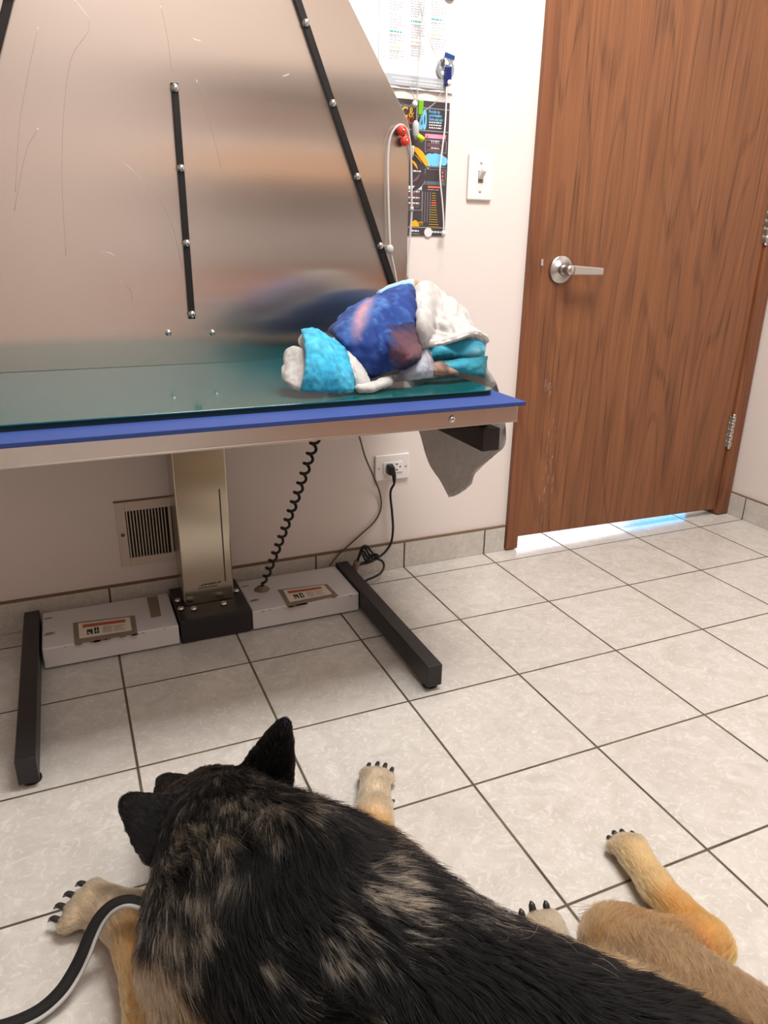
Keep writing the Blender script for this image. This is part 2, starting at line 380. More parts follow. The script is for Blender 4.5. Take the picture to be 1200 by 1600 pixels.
# ------------------------------------------------------------------ light switch, outlet, vent
def wall_pts(*uv): return [at_y(u, v, WY) for u, v in uv]
sw = MB(); sw.box(4.565, 4.828, 0.262, WY, 3.705, 4.108, 0.012)
so = sw.build('light_switch', M_white)
tag(so, 'white toggle light switch plate on the wall between the posters and the wooden door', 'light switch')
sx, sz = 4.695, 3.905
q = MB(); q.box(sx-0.027, sx+0.027, 0.2605, 0.2625, sz-0.05, sz+0.055); part(q, 'toggle_slot', mat('slot_grey', (120, 112, 106)), so, 'grey slot')
q = MB(); q.hexa([(sx-0.02, 0.19, sz+0.045), (sx+0.02, 0.19, sz+0.045), (sx+0.026, 0.262, sz-0.02), (sx-0.026, 0.262, sz-0.02), (sx-0.018, 0.195, sz+0.075), (sx+0.018, 0.195, sz+0.075), (sx+0.026, 0.262, sz+0.04), (sx-0.026, 0.262, sz+0.04)], 0.005)
part(q, 'toggle', M_white, so)
for dz in (-0.12, 0.125):
    q = MB(); q.lathe([(0.015, 0), (0.013, 0.004)], (sx, 0.262, sz+dz), (0, -1, 0), 12); part(q, 'screw', mat('screw_paint', (196, 188, 184)), so)
ou = MB(); ou.box(3.652, 4.032, 0.262, WY, 1.018, 1.288, 0.01)
oo = ou.build('wall_outlet', M_white)
tag(oo, 'white duplex wall outlet turned sideways with a black plug in its left socket', 'outlet')
q = MB(); q.box(3.735, 3.955, 0.252, 0.264, 1.095, 1.215, 0.008); fo = part(q, 'socket_face', mat('outlet_white', (244, 240, 236), rough=0.3), oo)
q = MB()
for (dx, dz, ww, hh) in ((0.885, 0.03, 0.022, 0.012), (0.885, -0.03, 0.022, 0.012), (0.925, 0.0, 0.014, 0.014)):
    q.box(3+dx-ww/2, 3+dx+ww/2, 0.2505, 0.2525, 1.155+dz-hh/2, 1.155+dz+hh/2)
part(q, 'slots', M_dark, oo, 'dark socket slots')
for x in (3.69, 3.995):
    q = MB(); q.lathe([(0.013, 0), (0.011, 0.004)], (x, 0.262, 1.153), (0, -1, 0), 12); part(q, 'screw', M_alu, oo)
# vent: flat frame, upright louvres over a dark box
ve = empty('wall_vent', (1.5, WY, 0.48), 'cream metal wall vent with upright louvres low on the wall behind the steel column', 'vent')
q = MB(); x0, x1, z0, z1 = 1.135, 2.06, 0.475, 1.10; gx0, gx1, gz0, gz1 = 1.215, 1.985, 0.555, 1.012
q.box(x0, gx0, 0.272, WY, z0, z1, 0.004); q.box(gx1, x1, 0.272, WY, z0, z1, 0.004); q.box(gx0, gx1, 0.272, WY, z0, gz0, 0.004); q.box(gx0, gx1, 0.272, WY, gz1, z1, 0.004)
q.box(1.588, 1.612, 0.270, WY, gz0, gz1, 0.003)
part(q, 'frame', M_grille, ve)
q = MB(); q.box(gx0, gx1, 0.284, 0.2895, gz0, gz1); part(q, 'backing', M_dark, ve, 'dark opening')
q = MB(); k = 28
for i in range(k):
    x = gx0+(gx1-gx0)*(i+0.5)/k
    if abs(x-1.6) < 0.02: continue
    q.hexa([(x-0.006, 0.272, gz0), (x+0.002, 0.272, gz0), (x+0.007, 0.284, gz0), (x-0.001, 0.284, gz0), (x-0.006, 0.272, gz1), (x+0.002, 0.272, gz1), (x+0.007, 0.284, gz1), (x-0.001, 0.284, gz1)])
part(q, 'louvres', M_grille, ve)
q = MB(); q.lathe([(0.018, 0), (0.014, 0.006)], (1.175, 0.272, 0.79), (0, -1, 0), 12); part(q, 'screw', M_chip, ve)
q = MB(); q.box(x0-0.01, x1+0.01, 0.28, WY, z1, z1+0.014); part(q, 'caulk_line', M_caulk, ve, 'brown caulk line')
# ------------------------------------------------------------------ lift table
tb = empty('exam_table', (1.83, -0.9, 0), 'electric lift exam table with aluminium edged top, steel column and black H shaped base', 'table')
TX0, TX1 = -0.13, 3.784
q = MB(); q.box(TX0+0.04, TX1-0.04, -2.07, -0.006, 2.162, 2.272, 0.006); q.box(TX0+0.04, TX1-0.04, -2.075, -2.06, 2.155, 2.168, 0.002)
tf = part(q, 'top_frame', M_alu, tb, 'aluminium edge frame')
for x in (0.40, 3.224):
    q = MB(); q.lathe([(0.026, 0), (0.026, 0.004), (0.018, 0.014), (0.006, 0.018)], (x, -2.07, 2.214), (0, -1, 0), 16); part(q, 'screw', M_screw, tf)
q = MB(); q.box(TX0, TX1, -2.10, -0.004, 2.272, 2.300, 0.003); part(q, 'blue_underlay', [M_blue], tb, 'blue foam sheet')
for (xa, xb) in ((3.578, 3.722), (-0.06, 0.084)):
    q = MB(); q.box(xa, xb, -1.90, -0.2, 1.906, 2.072, 0.008); ao = part(q, 'support_arm', M_black, tb, 'black square support arm')
    q = MB(); q.lathe([(0.03, 0), (0.03, 0.05), (0.045, 0.055), (0.045, 0.09)], ((xa+xb)/2, -1.78, 2.072), (0, 0, 1), 14); part(q, 'levelling_bolt', M_alu, ao)
q = MB(); q.box(-0.06, 3.72, -0.62, -0.42, 1.95, 2.10, 0.008); part(q, 'cross_beam', M_black, tb, 'black cross beam')
cx0, cx1 = 1.602, 2.046
q = MB(); q.box(cx0, cx1, -0.245, 0.12, 0.235, 2.165, 0.010)
q.mi = 1; q.box(cx1-0.075, cx1-0.063, -0.2475, -0.244, 0.42, 1.3)
co_ = part(q, 'column', [M_column, M_chip], tb, 'brushed steel telescoping column', uv=True)
q = MB()
for i in range(9):
    a = cx0+0.14+0.022*i; q.box(a, a+random.uniform(0.008, 0.02), -0.2475, -0.2450, 0.405+random.uniform(0, 0.01), 0.418+random.uniform(0, 0.012))
q.box(cx0+0.13, cx0+0.30, -0.2475, -0.2450, 0.388, 0.394); part(q, 'stamped_marks', ink('black', (25, 22, 20)), co_)
q = MB(); q.box(1.522, 2.137, -0.505, 0.16, 0.015, 0.215, 0.006); q.box(1.518, 2.141, -0.512, 0.165, 0.215, 0.238, 0.008); bp_ = part(q, 'base_block', M_black, tb, 'black base block')
for (x, y) in ((1.665, -0.345), (1.93, -0.345), (1.56, -0.13), (1.56, -0.30), (2.09, -0.13)):
    q = MB(); q.lathe([(0.028, 0), (0.030, 0.012), (0.022, 0.026), (0.008, 0.032)], (x, y, 0.238), (0, 0, 1), 14); part(q, 'bolt', M_screw, bp_)
for (x0, x1) in ((0.285, 0.408), (3.178, 3.308)):
    q = MB(); q.box(x0, x1, -1.955, 0.17, 0.045, 0.232, 0.008); fo = part(q, 'foot_rail', M_black, tb, 'black foot rail')
    for y in (-1.86, 0.06):
        q = MB(); q.lathe([(0.06, 0), (0.06, 0.018), (0.025, 0.022), (0.025, 0.05)], ((x0+x1)/2+0.01, y, 0.0), (0, 0, 1), 16); part(q, 'levelling_foot', M_cordb, fo)
def chips(q, x0, x1, y0, y1, z, n):
    for i in range(n):
        x = random.uniform(x0, x1); l = random.uniform(0.01, 0.05)
        q.quad([(x, y0-0.0012, z-0.004), (x+l, y0-0.0012, z-0.006), (x+l*0.8, y0-0.0012, z+0.001), (x+l*0.2, y0-0.0012, z+0.001)])
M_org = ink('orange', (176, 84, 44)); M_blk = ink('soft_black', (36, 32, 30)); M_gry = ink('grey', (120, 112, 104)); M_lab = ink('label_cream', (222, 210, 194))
def warning(par, c00, c10, c11, c01, z):
    """label on the box lid; corners: front-left, front-right, back-right, back-left (x, y)"""
    c = [np.array((p[0], p[1])) for p in (c00, c10, c11, c01)]
    def P(s, t, dz=0.0):
        xy = (c[0]*(1-s)+c[1]*s)*(1-t)+(c[3]*(1-s)+c[2]*s)*t; return (xy[0], xy[1], z+dz)
    def R(q, s0, s1, t0, t1, dz): q.quad([P(s0, t0, dz), P(s1, t0, dz), P(s1, t1, dz), P(s0, t1, dz)])
    q = MB(); R(q, -0.10, 1.10, -0.26, 1.10, 0.003)
    for i in range(10):
        s = random.uniform(-0.1, 1.0); R(q, s, s+0.12, -0.33-random.uniform(0, 0.06), -0.25, 0.003)
    q.mi = 1; R(q, 0, 1, 0, 1, 0.006)
    q.mi = 2; R(q, 0.08, 0.90, 0.66, 0.86, 0.008)
    q.mi = 3
    R(q, 0.15, 0.26, 0.16, 0.50, 0.008); R(q, 0.29, 0.38, 0.16, 0.56, 0.008)
    q.mi = 1; R(q, 0.17, 0.20, 0.24, 0.32, 0.009); R(q, 0.19, 0.22, 0.14, 0.26, 0.0095); R(q, 0.30, 0.37, 0.30, 0.33, 0.009); R(q, 0.33, 0.345, 0.2, 0.5, 0.009)
    q.mi = 4
    for i in range(5): R(q, 0.45, 0.62+0.02*(i % 2), 0.14+0.09*i, 0.17+0.09*i, 0.008)
    for i in range(4): R(q, 0.66, 0.88-0.03*(i % 3), 0.14+0.11*i, 0.17+0.11*i, 0.008)
    part(q, 'warning_label', [M_adh, M_lab, M_org, M_blk, M_gry], par, 'warning label with an orange band on its old adhesive')
for k, (x0, x1) in enumerate(((0.428, 1.505), (2.150, 3.172))):
    q = MB(); q.box(x0, x1, -0.51, 0.15, 0.02, 0.204, 0.012, 3)
    q.mi = 1; chips(q, x0+0.02, x1-0.02, -0.51, 0, 0.192, 6)
    for i in range(4):
        x = x0+0.01+random.uniform(0.0, 0.03); y = (-0.30, 0.0, -0.28, 0.02)[i]+random.uniform(-0.02, 0.02); q.quad([(x, y, 0.2046), (x+random.uniform(0.04, 0.10), y+0.004, 0.2046), (x+0.06, y+0.02, 0.2046), (x+0.005, y+0.016, 0.2046)])
    bo = part(q, 'housing_box', [M_casew, M_chip], tb, 'chipped white metal housing')
    if k == 0:
        e = [at_z(u, v, 0.21) for u, v in ((124, 998), (206, 985), (203, 964), (122, 974))]
        warning(bo, *[(p[0], p[1]) for p in e], 0.204)
        e = [at_z(u, v, 0.21) for u, v in ((236, 965), (252, 962), (246, 930), (229, 933))]
        q = MB(); q.quad([(p[0], p[1], 0.207) for p in e]); part(q, 'tape_residue', M_adh, bo, 'brown tape residue')
    else:
        e = [at_z(u, v, 0.21) for u, v in ((453, 941), (519, 928), (506, 914), (442, 922))]
        warning(bo, *[(p[0], p[1]) for p in e], 0.204)
        e = at_z(409, 920, 0.21); q = MB(); q.lathe([(0.075, 0), (0.07, 0.006), (0.045, 0.01), (0.04, 0.03)], (e[0], e[1], 0.204), (0, 0, 1), 24); part(q, 'cable_gland', M_adh, bo, 'brown cable gland')
# teal mat lying on the top
def rounded(x0, x1, y0, y1, r, z, n=6):
    o = []
    for cx, cy, a0 in ((x1-r, y0+r, -90), (x1-r, y1-r, 0), (x0+r, y1-r, 90), (x0+r, y0+r, 180)):
        for i in range(n+1): a = math.radians(a0+90*i/n); o.append((cx+r*math.cos(a), cy+r*math.sin(a), z))
    return o
q = MB(); q.mi = 1; q.prism(rounded(TX0+0.08, 3.70, -1.835, -0.012, 0.09, 2.300), (0, 0, 0.030)); q.mi = 0; q.prism(rounded(TX0+0.075, 3.705, -1.84, -0.012, 0.09, 2.330), (0, 0, 0.012), 0.004)
mo = q.build('table_mat', [M_mat, M_foam])
tag(mo, 'glossy dark teal padded mat lying on the blue sheet of the exam table', 'mat')
# ------------------------------------------------------------------ steel panel behind the table
PY = 0.0
pc = 1.885
half = [(0.42, 6.45), (0.62, 6.10)] if False else []
R_ = [at_y(545, 0, PY), at_y(640, 192, PY), at_y(638, 440, PY)]
dx = (R_[1][0]-R_[0][0])/(R_[0][2]-R_[1][2]); ztop = 6.3; xt = R_[0][0]-dx*(ztop-R_[0][2])
xr = R_[1][0]; zr = R_[1][2]
pan = empty('steel_panel', (pc, PY+0.02, 2.30), 'tall brushed steel panel with black bars standing at the back of the exam table', 'panel')
ol = [(xr+0.01, 2.30), (xr+0.005, zr-0.06), (xr-0.01, zr), (xr-0.045, zr+0.065), (xt, ztop)]
ol = ol+[(2*pc-x, z) for x, z in ol[::-1]]
q = MB(); q.prism([(x, PY, z) for x, z in ol], (0, 0.035, 0), 0.004)
sh = part(q, 'sheet', M_steel, pan, uv=True)
M_scr = mat('fine_scratch', (226, 216, 208), rough=0.25, metal=1.0)
q = MB()
for arc in (((110, -10), (140, 40), (112, 90), (100, 170), (97, 280), (103, 400)), ((60, 40), (45, 110), (30, 200), (24, 300)), ((250, 5), (262, 60), (268, 110)), ((190, 250), (240, 300), (268, 350), (285, 420)), ((60, 200), (40, 240), (22, 330)), ((150, 395), (168, 394), (180, 400)), ((305, 120), (330, 200), (345, 260)), ((190, 440), (205, 455), (206, 470)), ((300, 60), (315, 65)), ((440, 120), (452, 116))):
    q.tube([at_y(u, v, -0.0005) for u, v in arc], 0.0011, 4, n=6)
o = part(q, 'scratches', M_scr, sh, 'fine curved scratches'); o['kind'] = 'stuff'
for x in (0.6, 3.2):
    q = MB(); q.box(x-0.04, x+0.04, 0.035, 0.289, 2.2, 5.9, 0.006); part(q, 'wall_rail', M_black, pan)
def bar(p0, p1, w_, ends, name='bar'):
    p0 = np.array(p0); p1 = np.array(p1); dv = (p1-p0)/np.linalg.norm(p1-p0); nv = np.array((dv[2], 0, -dv[0]))*w_/2
    q = MB(); q.prism([p0-nv, p0+nv, p1+nv, p1-nv], (0, -0.035, 0), 0.005)
    bo = part(q, name, M_bar, pan, 'black plastic bar')
    for e in ends:
        c = p0+(p1-p0)*e
        q = MB(); q.lathe([(0.030, 0), (0.030, 0.006), (0.022, 0.020), (0.008, 0.026)], (c[0], PY-0.035, c[2]), (0, -1, 0), 16); part(q, 'screw', M_screw, bo)
def al(p0, p1, pix):
    p0 = np.array(p0); p1 = np.array(p1); d = p1-p0; out = []
    for u, v in pix: out.append(((at_y(u, v, PY-0.03)-p0)@d)/(d@d))
    return out
b0, b1 = at_y(299, 498, PY), at_y(272, 130, PY); b0[0] = b1[0] = (b0[0]+b1[0])/2
bar(b0, b1, 0.052, al(b0, b1, ((298, 491), (291, 380), (284, 263), (274, 138))))
r0, r1 = at_y(613, 446, PY), at_y(463, 0, PY); r2 = r1+(r1-r0)*0.55
bar(r0, r2, 0.058, al(r0, r2, ((594, 384), (558, 276), (521, 161), (481, 35)))+[0.74, 0.88])
l0, l2 = r0.copy(), r2.copy(); l0[0] = 2*pc-r0[0]; l2[0] = 2*pc-r2[0]
off = at_y(14, 0, PY)-np.array([np.interp(at_y(14, 0, PY)[2], [l0[2], l2[2]], [l0[0], l2[0]]), PY, 0]); l0[0] += off[0]; l2[0] += off[0]
bar(l0, l2, 0.058, [0.11, 0.27, 0.43, 0.58, 0.74, 0.88])
for u, v in ((263, 520), (332, 520)):
    c = at_y(u, v, PY); q = MB(); q.lathe([(0.026, 0), (0.026, 0.005), (0.018, 0.018), (0.006, 0.022)], (c[0], PY, c[2]), (0, -1, 0), 16); part(q, 'bolt', M_screw, pan)
for u, v in ((628, 204), (633, 220)):
    c = at_y(u, v, PY-0.06)
    q = MB(); q.lathe([(0.030, 0), (0.030, 0.05)], (c[0], PY, c[2]), (0, -1, 0), 18); q.mi = 1; q.lathe([(0.040, 0.05), (0.042, 0.06), (0.036, 0.085), (0.02, 0.092)], (c[0], PY, c[2]), (0, -1, 0), 20)
    q.mi = 2; q.lathe([(0.012, 0.09), (0.008, 0.10)], (c[0], PY, c[2]), (0, -1, 0), 12)
    part(q, 'knob', [M_bar, mat('red_plastic', (225, 62, 40), rough=0.3), M_screw], pan, 'red knob on a black spacer')
# ------------------------------------------------------------------ papers on the wall
def wl(u, v, y=0.284): return at_y(u, v, y)
def strokes(q, p0, p1, h, y, mi, wob=0.0, chop=True):
    """a line of illegible print from p0 to p1 (wall points), cut into words"""
    q.mi = mi; x0, z0, x1, z1 = p0[0], p0[2], p1[0], p1[2]; x = x0
    while x < x1-0.003:
        wdt = random.uniform(0.012, 0.035) if chop else x1-x0; e = min(x+wdt, x1)
        za = z0+(z1-z0)*(x-x0)/(x1-x0+1e-9); zb = z0+(z1-z0)*(e-x0)/(x1-x0+1e-9)
        q.quad([(x, y, za), (e, y, zb), (e, y, zb+h), (x, y, za+h)]); x = e+0.006
ZO = [0.0]
def dots(q, cx, cz, r, y, mi, n=14, a0=0, a1=360):
    ZO[0] += 0.00004; y = y-ZO[0]; q.mi = mi; q.bm.faces.new([q.bm.verts.new((cx+r*math.cos(math.radians(a0+(a1-a0)*i/n)), y, cz+r*math.sin(math.radians(a0+(a1-a0)*i/n)))) for i in range(n+(0 if a1-a0 >= 360 else 1))]).material_index = mi
# upper white sheet
x0, x1, zb, zt = 3.655, 4.372, 4.572, 5.62
q = MB(); n = 14
for i in range(n):
    for j in range(n):
        def PP(a, b):
            x = x0+(x1-x0)*a/n; z = zb+(zt-zb)*b/n; lift = 0.018*max(0, 1-b/2.5)*(0.4+0.6*math.sin(a*0.7)**2)
            return (x, 0.284-lift, z)
        q.quad([PP(i, j), PP(i+1, j), PP(i+1, j+1), PP(i, j+1)])
bmesh.ops.remove_doubles(q.bm, verts=q.bm.verts, dist=1e-5)
p1 = q.build('paper_notice', M_paper); tag(p1, 'white information sheet with three columns of grey text and teal headings, above the dark poster', 'notice')
q = MB(); y = 0.2635
cols = [(607, 640, 0), (642, 668, 0), (673, 700, 0)]
inks = [ink('print_grey', (150, 148, 152)), ink('teal', (46, 160, 150)), ink('olive', (190, 184, 140)), ink('band_grey', (176, 178, 184)), ink('photo_dark', (58, 58, 62)), ink('photo_mid', (140, 142, 148)), ink('paper_white', (236, 236, 238))]
def column(u0, u1, start, rows, slope):
    v = start
    for kind, n_ in rows:
        if kind == 'h':
            a = wl(u0, v, y); b2 = wl(u0+(u1-u0)*0.75, v+slope*(u1-u0)*0.75, y); strokes(q, a, b2, 0.012, y, n_); v += 4.6
        elif kind == 'g': v += n_
        else:
            for i in range(n_):
                a = wl(u0, v, y); e = u1 if i < n_-1 else u0+(u1-u0)*0.6; e -= random.uniform(0, 4)
                b2 = wl(e, v+slope*(e-u0), y); strokes(q, a, b2, 0.0055, y, 0); v += 4.0
column(609, 634, -2, [('t', 5), ('g', 4), ('t', 1), ('t', 5), ('g', 3.5), ('h', 1), ('t', 4), ('g', 4), ('h', 2), ('t', 4)], 0.13)
column(642, 666, -2, [('t', 8), ('g', 4), ('h', 1), ('t', 6), ('g', 4), ('h', 2), ('t', 5)], 0.13)
column(674, 698, -1, [('t', 7), ('g', 4), ('h', 1), ('t', 4), ('g', 4), ('h', 2), ('t', 5)], 0.13)
q.mi = 3; a, b2, c, d_ = wl(601, 113, y), wl(700, 125, y), wl(698, 141, y), wl(606, 131, y); q.quad([a, d_, c, b2][::-1] if False else [d_, c, b2, a])
strokes(q, wl(612, 121, y-0.001), wl(694, 131, y-0.001), 0.008, y-0.001, 6); strokes(q, wl(618, 127, y-0.001), wl(690, 136, y-0.001), 0.008, y-0.001, 6)
c = wl(696, 108, y); dots(q, c[0], c[2], 0.088, y, 5)
for i in range(26):
    a = random.uniform(0, 6.28); r = 0.075*math.sqrt(random.random()); dots(q, c[0]+r*math.cos(a), c[2]+r*math.sin(a), random.uniform(0.006, 0.018), y-0.0012, random.choice((4, 6)), 8)
c = wl(702, -6, y); dots(q, c[0]+0.01, c[2]+0.03, 0.06, y, 4); dots(q, c[0]+0.005, c[2]+0.04, 0.03, y-0.001, 6)
part(q, 'printed_design', inks, p1, 'grey text, teal headings, grey footer and small round photographs')
# lower dark poster
z0, z1, x0, x1 = 3.381, 4.497, 3.50, 4.348
q = MB(); q.box(x0, x1, 0.281, 0.2885, z0, z1); p2 = q.build('pet_poster', ink('charcoal', (66, 58, 62)))
tag(p2, 'dark grey poster with colourful panels half hidden by the steel panel', 'poster')
inks = [ink('p_white', (222, 220, 222)), ink('p_yellow', (246, 186, 56)), ink('p_red', (238, 110, 84)), ink('p_cyan', (116, 200, 246)), ink('p_pink', (246, 150, 182)), ink('p_maroon', (118, 86, 92)), ink('p_amber', (250, 172, 32)), ink('p_teal', (84, 108, 118)), ink('p_gold', (176, 120, 44)), ink('p_olive', (120, 128, 70)), ink('p_lines', (150, 144, 148)), ink('p_charcoal', (66, 58, 62))]
q = MB(); y = 0.2795
def T(body, u, v, h, mi, wide=1.0):
    q.mi = mi; a = wl(u, v, y); q.text(body, (a[0], y, a[2]), h, wide=wide)
def rect(u0, v0, u1, v1, mi, y_=None):
    """u,v of the top-left and bottom-right corners as seen; squared on the wall"""
    ZO[0] += 0.00004; a = wl(u0, v0); b_ = wl(u1, v1); q.mi = mi; yy = (y_ or y)-ZO[0]; q.quad([(a[0], yy, b_[2]), (b_[0], yy, b_[2]), (b_[0], yy, a[2]), (a[0], yy, a[2])])
def line(x0_, x1_, z, t_, mi, y_=None):
    q.mi = mi; yy = y_ or y; q.quad([(x0_, yy, z), (x1_, yy, z), (x1_, yy, z+t_), (x0_, yy, z+t_)])
a = wl(690, 172); line(x0+0.02, x1, a[2], 0.008, 10); a = wl(690, 207); line(x0+0.02, x1, a[2], 0.008, 10); a = wl(690, 357); line(x0+0.02, x1, a[2], 0.010, 10)
T("Don't share with pets", 621, 165, 0.035, 10, 0.62)
q.mi = 1; a = wl(627, 182); q.text('TOXI', (a[0]-0.235, y, a[2]), 0.115, wide=0.8); T('C', 627, 182, 0.115, 1, 0.8); T('&', 638.5, 183, 0.115, 1, 0.72)
q.mi = 2; a = wl(630, 192.5); q.text('POISON', (a[0]-0.245, y, a[2]), 0.07, wide=0.72); q.text('OUS', (a[0]+0.01, y, a[2]), 0.07, wide=0.72)
a = wl(653, 200); q.mi = 3; q.text('20', (a[0], y, a[2]), 0.205, wide=0.40, bold=0.05)
T('Foods to', 670, 176, 0.034, 3, 0.9); T('avoid feeding', 670, 182, 0.034, 3, 0.72); T('Dogs and cats', 670, 188, 0.034, 3, 0.72)
for i in range(3): strokes(q, wl(670, 192+4.2*i), wl(690, 193.5+4.2*i), 0.010, y, 0)
rect(664, 209, 696, 218, 4)
dots(q, *wl(667, 213.5)[[0, 2]], 0.012, y-0.0008, 2, 8); dots(q, *wl(694, 215.5)[[0, 2]], 0.012, y-0.0008, 2, 8)
strokes(q, wl(676, 214.5, y), wl(686, 215.5, y), 0.008, y-0.0008, 0)
def frame(u0, v0, u1, v1, mi, t_=0.005):
    a = wl(u0, v0); b_ = wl(u1, v1)
    line(a[0], b_[0], a[2], t_, mi); line(a[0], b_[0], b_[2], t_, mi); q.mi = mi
    for x in (a[0], b_[0]): q.quad([(x, y, b_[2]), (x+t_, y, b_[2]), (x+t_, y, a[2]), (x, y, a[2])])
frame(664, 219, 696, 240, 10)
for i, (mi, vv) in enumerate(((0, 221), (10, 223.5), (5, 226), (5, 229), (0, 232), (5, 235), (5, 238))):
    strokes(q, wl(667 if mi == 5 else 673, vv), wl(693 if mi == 5 else 686, vv+1.2), 0.012 if mi == 5 else 0.009, y, mi, chop=(mi != 5))
for du, dv, r in ((666, 252, 0.035), (671, 249, 0.05), (679, 250, 0.055), (687, 250, 0.05), (693, 252, 0.038), (676, 245, 0.022), (682, 243, 0.017), (669, 245, 0.014)):
    c = wl(du, dv); dots(q, c[0], c[2], r, y, 3, 12)
rect(664, 251, 696, 255.5, 3); strokes(q, wl(669, 252.5, y), wl(690, 253.2, y), 0.012, y-0.0012, 0)
# amber quarter wheel with rings
c = wl(640, 264); dots(q, c[0], c[2], 0.19, y, 6, 16, 0, 90); dots(q, c[0], c[2], 0.13, y-0.0008, 8, 16, 20, 78); dots(q, c[0], c[2], 0.075, y-0.0014, 6, 12, 0, 90)
dots(q, c[0], c[2]-0.02, 0.175, y, 10, 20, -88, 0); dots(q, c[0], c[2]-0.02, 0.168, y-0.0008, 11, 20, -88, 0); dots(q, c[0]+0.02, c[2]-0.03, 0.08, y-0.0012, 5, 12, -88, 0); strokes(q, wl(642, 268), wl(657, 269), 0.012, y-0.0016, 0)
rect(664, 259, 696, 263.5, 7); rect(663.5, 263.5, 695, 290, 10); rect(664.2, 264.2, 694.4, 289.4, 11, y-0.0006)
for i, (mi, vv, u0, u1) in enumerate(((0, 260.5, 668, 690), (0, 269, 672, 686), (10, 271.5, 666, 688), (0, 278.5, 674, 684), (10, 281, 666, 690))): strokes(q, wl(u0, vv), wl(u1, vv+1), 0.011, y-0.0012, mi)
rect(665, 283, 693, 289, 7, y-0.001)
for dv in (268, 274, 280): rect(690, dv, 692, dv+3.5, 2, y-0.001)
rect(636, 290, 658.5, 296.5, 0); frame(636, 297, 658, 329, 10)
for i, (mi, vv) in enumerate(((0, 300), (5, 303), (5, 306), (0, 309.5), (5, 313), (0, 318), (5, 321), (5, 324))): strokes(q, wl(638, vv), wl(655, vv+0.8), 0.012, y-0.0006, mi)
rect(668, 290.5, 688, 294.5, 2); strokes(q, wl(668, 297), wl(686, 297.8), 0.009, y, 10)
for i in range(15):
    vv = 301+i*3.75; wd = 3.0+5.0*(i/14)**1.6; cu = 677.5-0.06*i; rect(cu-wd, vv, cu+wd, vv+2.1, 8 if i % 2 else 9)
    if i in (4, 5): rect(cu-wd, vv, cu+wd, vv+2.1, 2, y-0.0008)
for i in range(4):
    a = wl(660+4*i, 300); q.mi = 10; q.quad([(a[0], y, a[2]-0.26), (a[0]+0.004, y, a[2]-0.26), (a[0]+0.004, y, a[2]), (a[0], y, a[2])])
c = wl(647, 354); dots(q, c[0], c[2], 0.05, y, 6, 14, 0, 180); c = wl(648, 349); dots(q, c[0], c[2], 0.028, y, 6, 12)
rect(653, 346, 660.5, 349.5, 8); rect(653, 350.5, 660.5, 352.5, 9)
c = wl(668.5, 363); dots(q, c[0], c[2], 0.042, y, 0, 16)
strokes(q, wl(674, 363.5), wl(690, 364.3), 0.015, y, 0); strokes(q, wl(642, 361.5), wl(654, 362.3), 0.014, y, 0); strokes(q, wl(642, 365.5), wl(655, 366.5), 0.007, y, 10)
part(q, 'printed_design', inks, p2, 'coloured headings, panels and small print')
# blue tape scrap and blue clip with its white cord
q = MB(); a, b_ = wl(696, 81, 0.258), wl(711, 87.5, 0.258)
q.prism([(a[0], 0.258, a[2]), (b_[0], 0.258, b_[2]), (b_[0]-0.006, 0.258, b_[2]-0.034), (a[0]-0.006, 0.258, a[2]-0.034)], (0, 0.006, 0))
tag(q.build('blue_tape_strip', mat('blue_tape', (22, 62, 122), rough=0.4)), 'short slanted strip of dark blue tape near the white sheet\'s right edge', 'tape')
cl = empty('pull_cord', (wl(700, 120)[0], 0.25, wl(700, 134)[2]), 'thin white cord hanging from a dark blue clip in front of the two wall papers', 'cord')
a = wl(700, 104, 0.235); b_ = wl(699, 134, 0.235)
q = MB(); q.hexa([(b_[0]-0.028, 0.215, b_[2]), (b_[0]+0.03, 0.215, b_[2]), (b_[0]+0.03, 0.255, b_[2]), (b_[0]-0.028, 0.255, b_[2]), (a[0]-0.025, 0.215, a[2]), (a[0]+0.03, 0.215, a[2]), (a[0]+0.03, 0.255, a[2]), (a[0]-0.025, 0.255, a[2])], 0.008)
part(q, 'clip', mat('navy_plastic', (14, 34, 100), rough=0.3), cl, 'dark blue clip')
c = wl(701, 129, 0.214); q = MB(); q.lathe([(0.024, 0), (0.022, 0.006)], (c[0]+0.01, 0.214, c[2]), (0, -1, 0), 16); part(q, 'button', M_white, cl, 'white button')
q = MB(); pts = [wl(u, v, 0.232) for u, v in ((698, 136), (697, 165), (695, 200), (691, 232), (687.5, 262), (688, 285), (691, 315), (693, 345), (693, 362))]
q.tube(pts, 0.0075, 8); part(q, 'cord', M_white, cl)
c = wl(693, 369, 0.232); q = MB(); q.lathe([(0.008, 0), (0.022, 0.005), (0.02, 0.045), (0.008, 0.05)], (c[0], 0.232, c[2]), (0, 0, 1), 14); part(q, 'end_bead', M_white, cl)
q = MB(); q.tube([wl(u, v, 0.24) for u, v in ((693, 370), (693.5, 385), (692, 400), (690, 416))], 0.002, 5); part(q, 'thread', M_paper, cl)
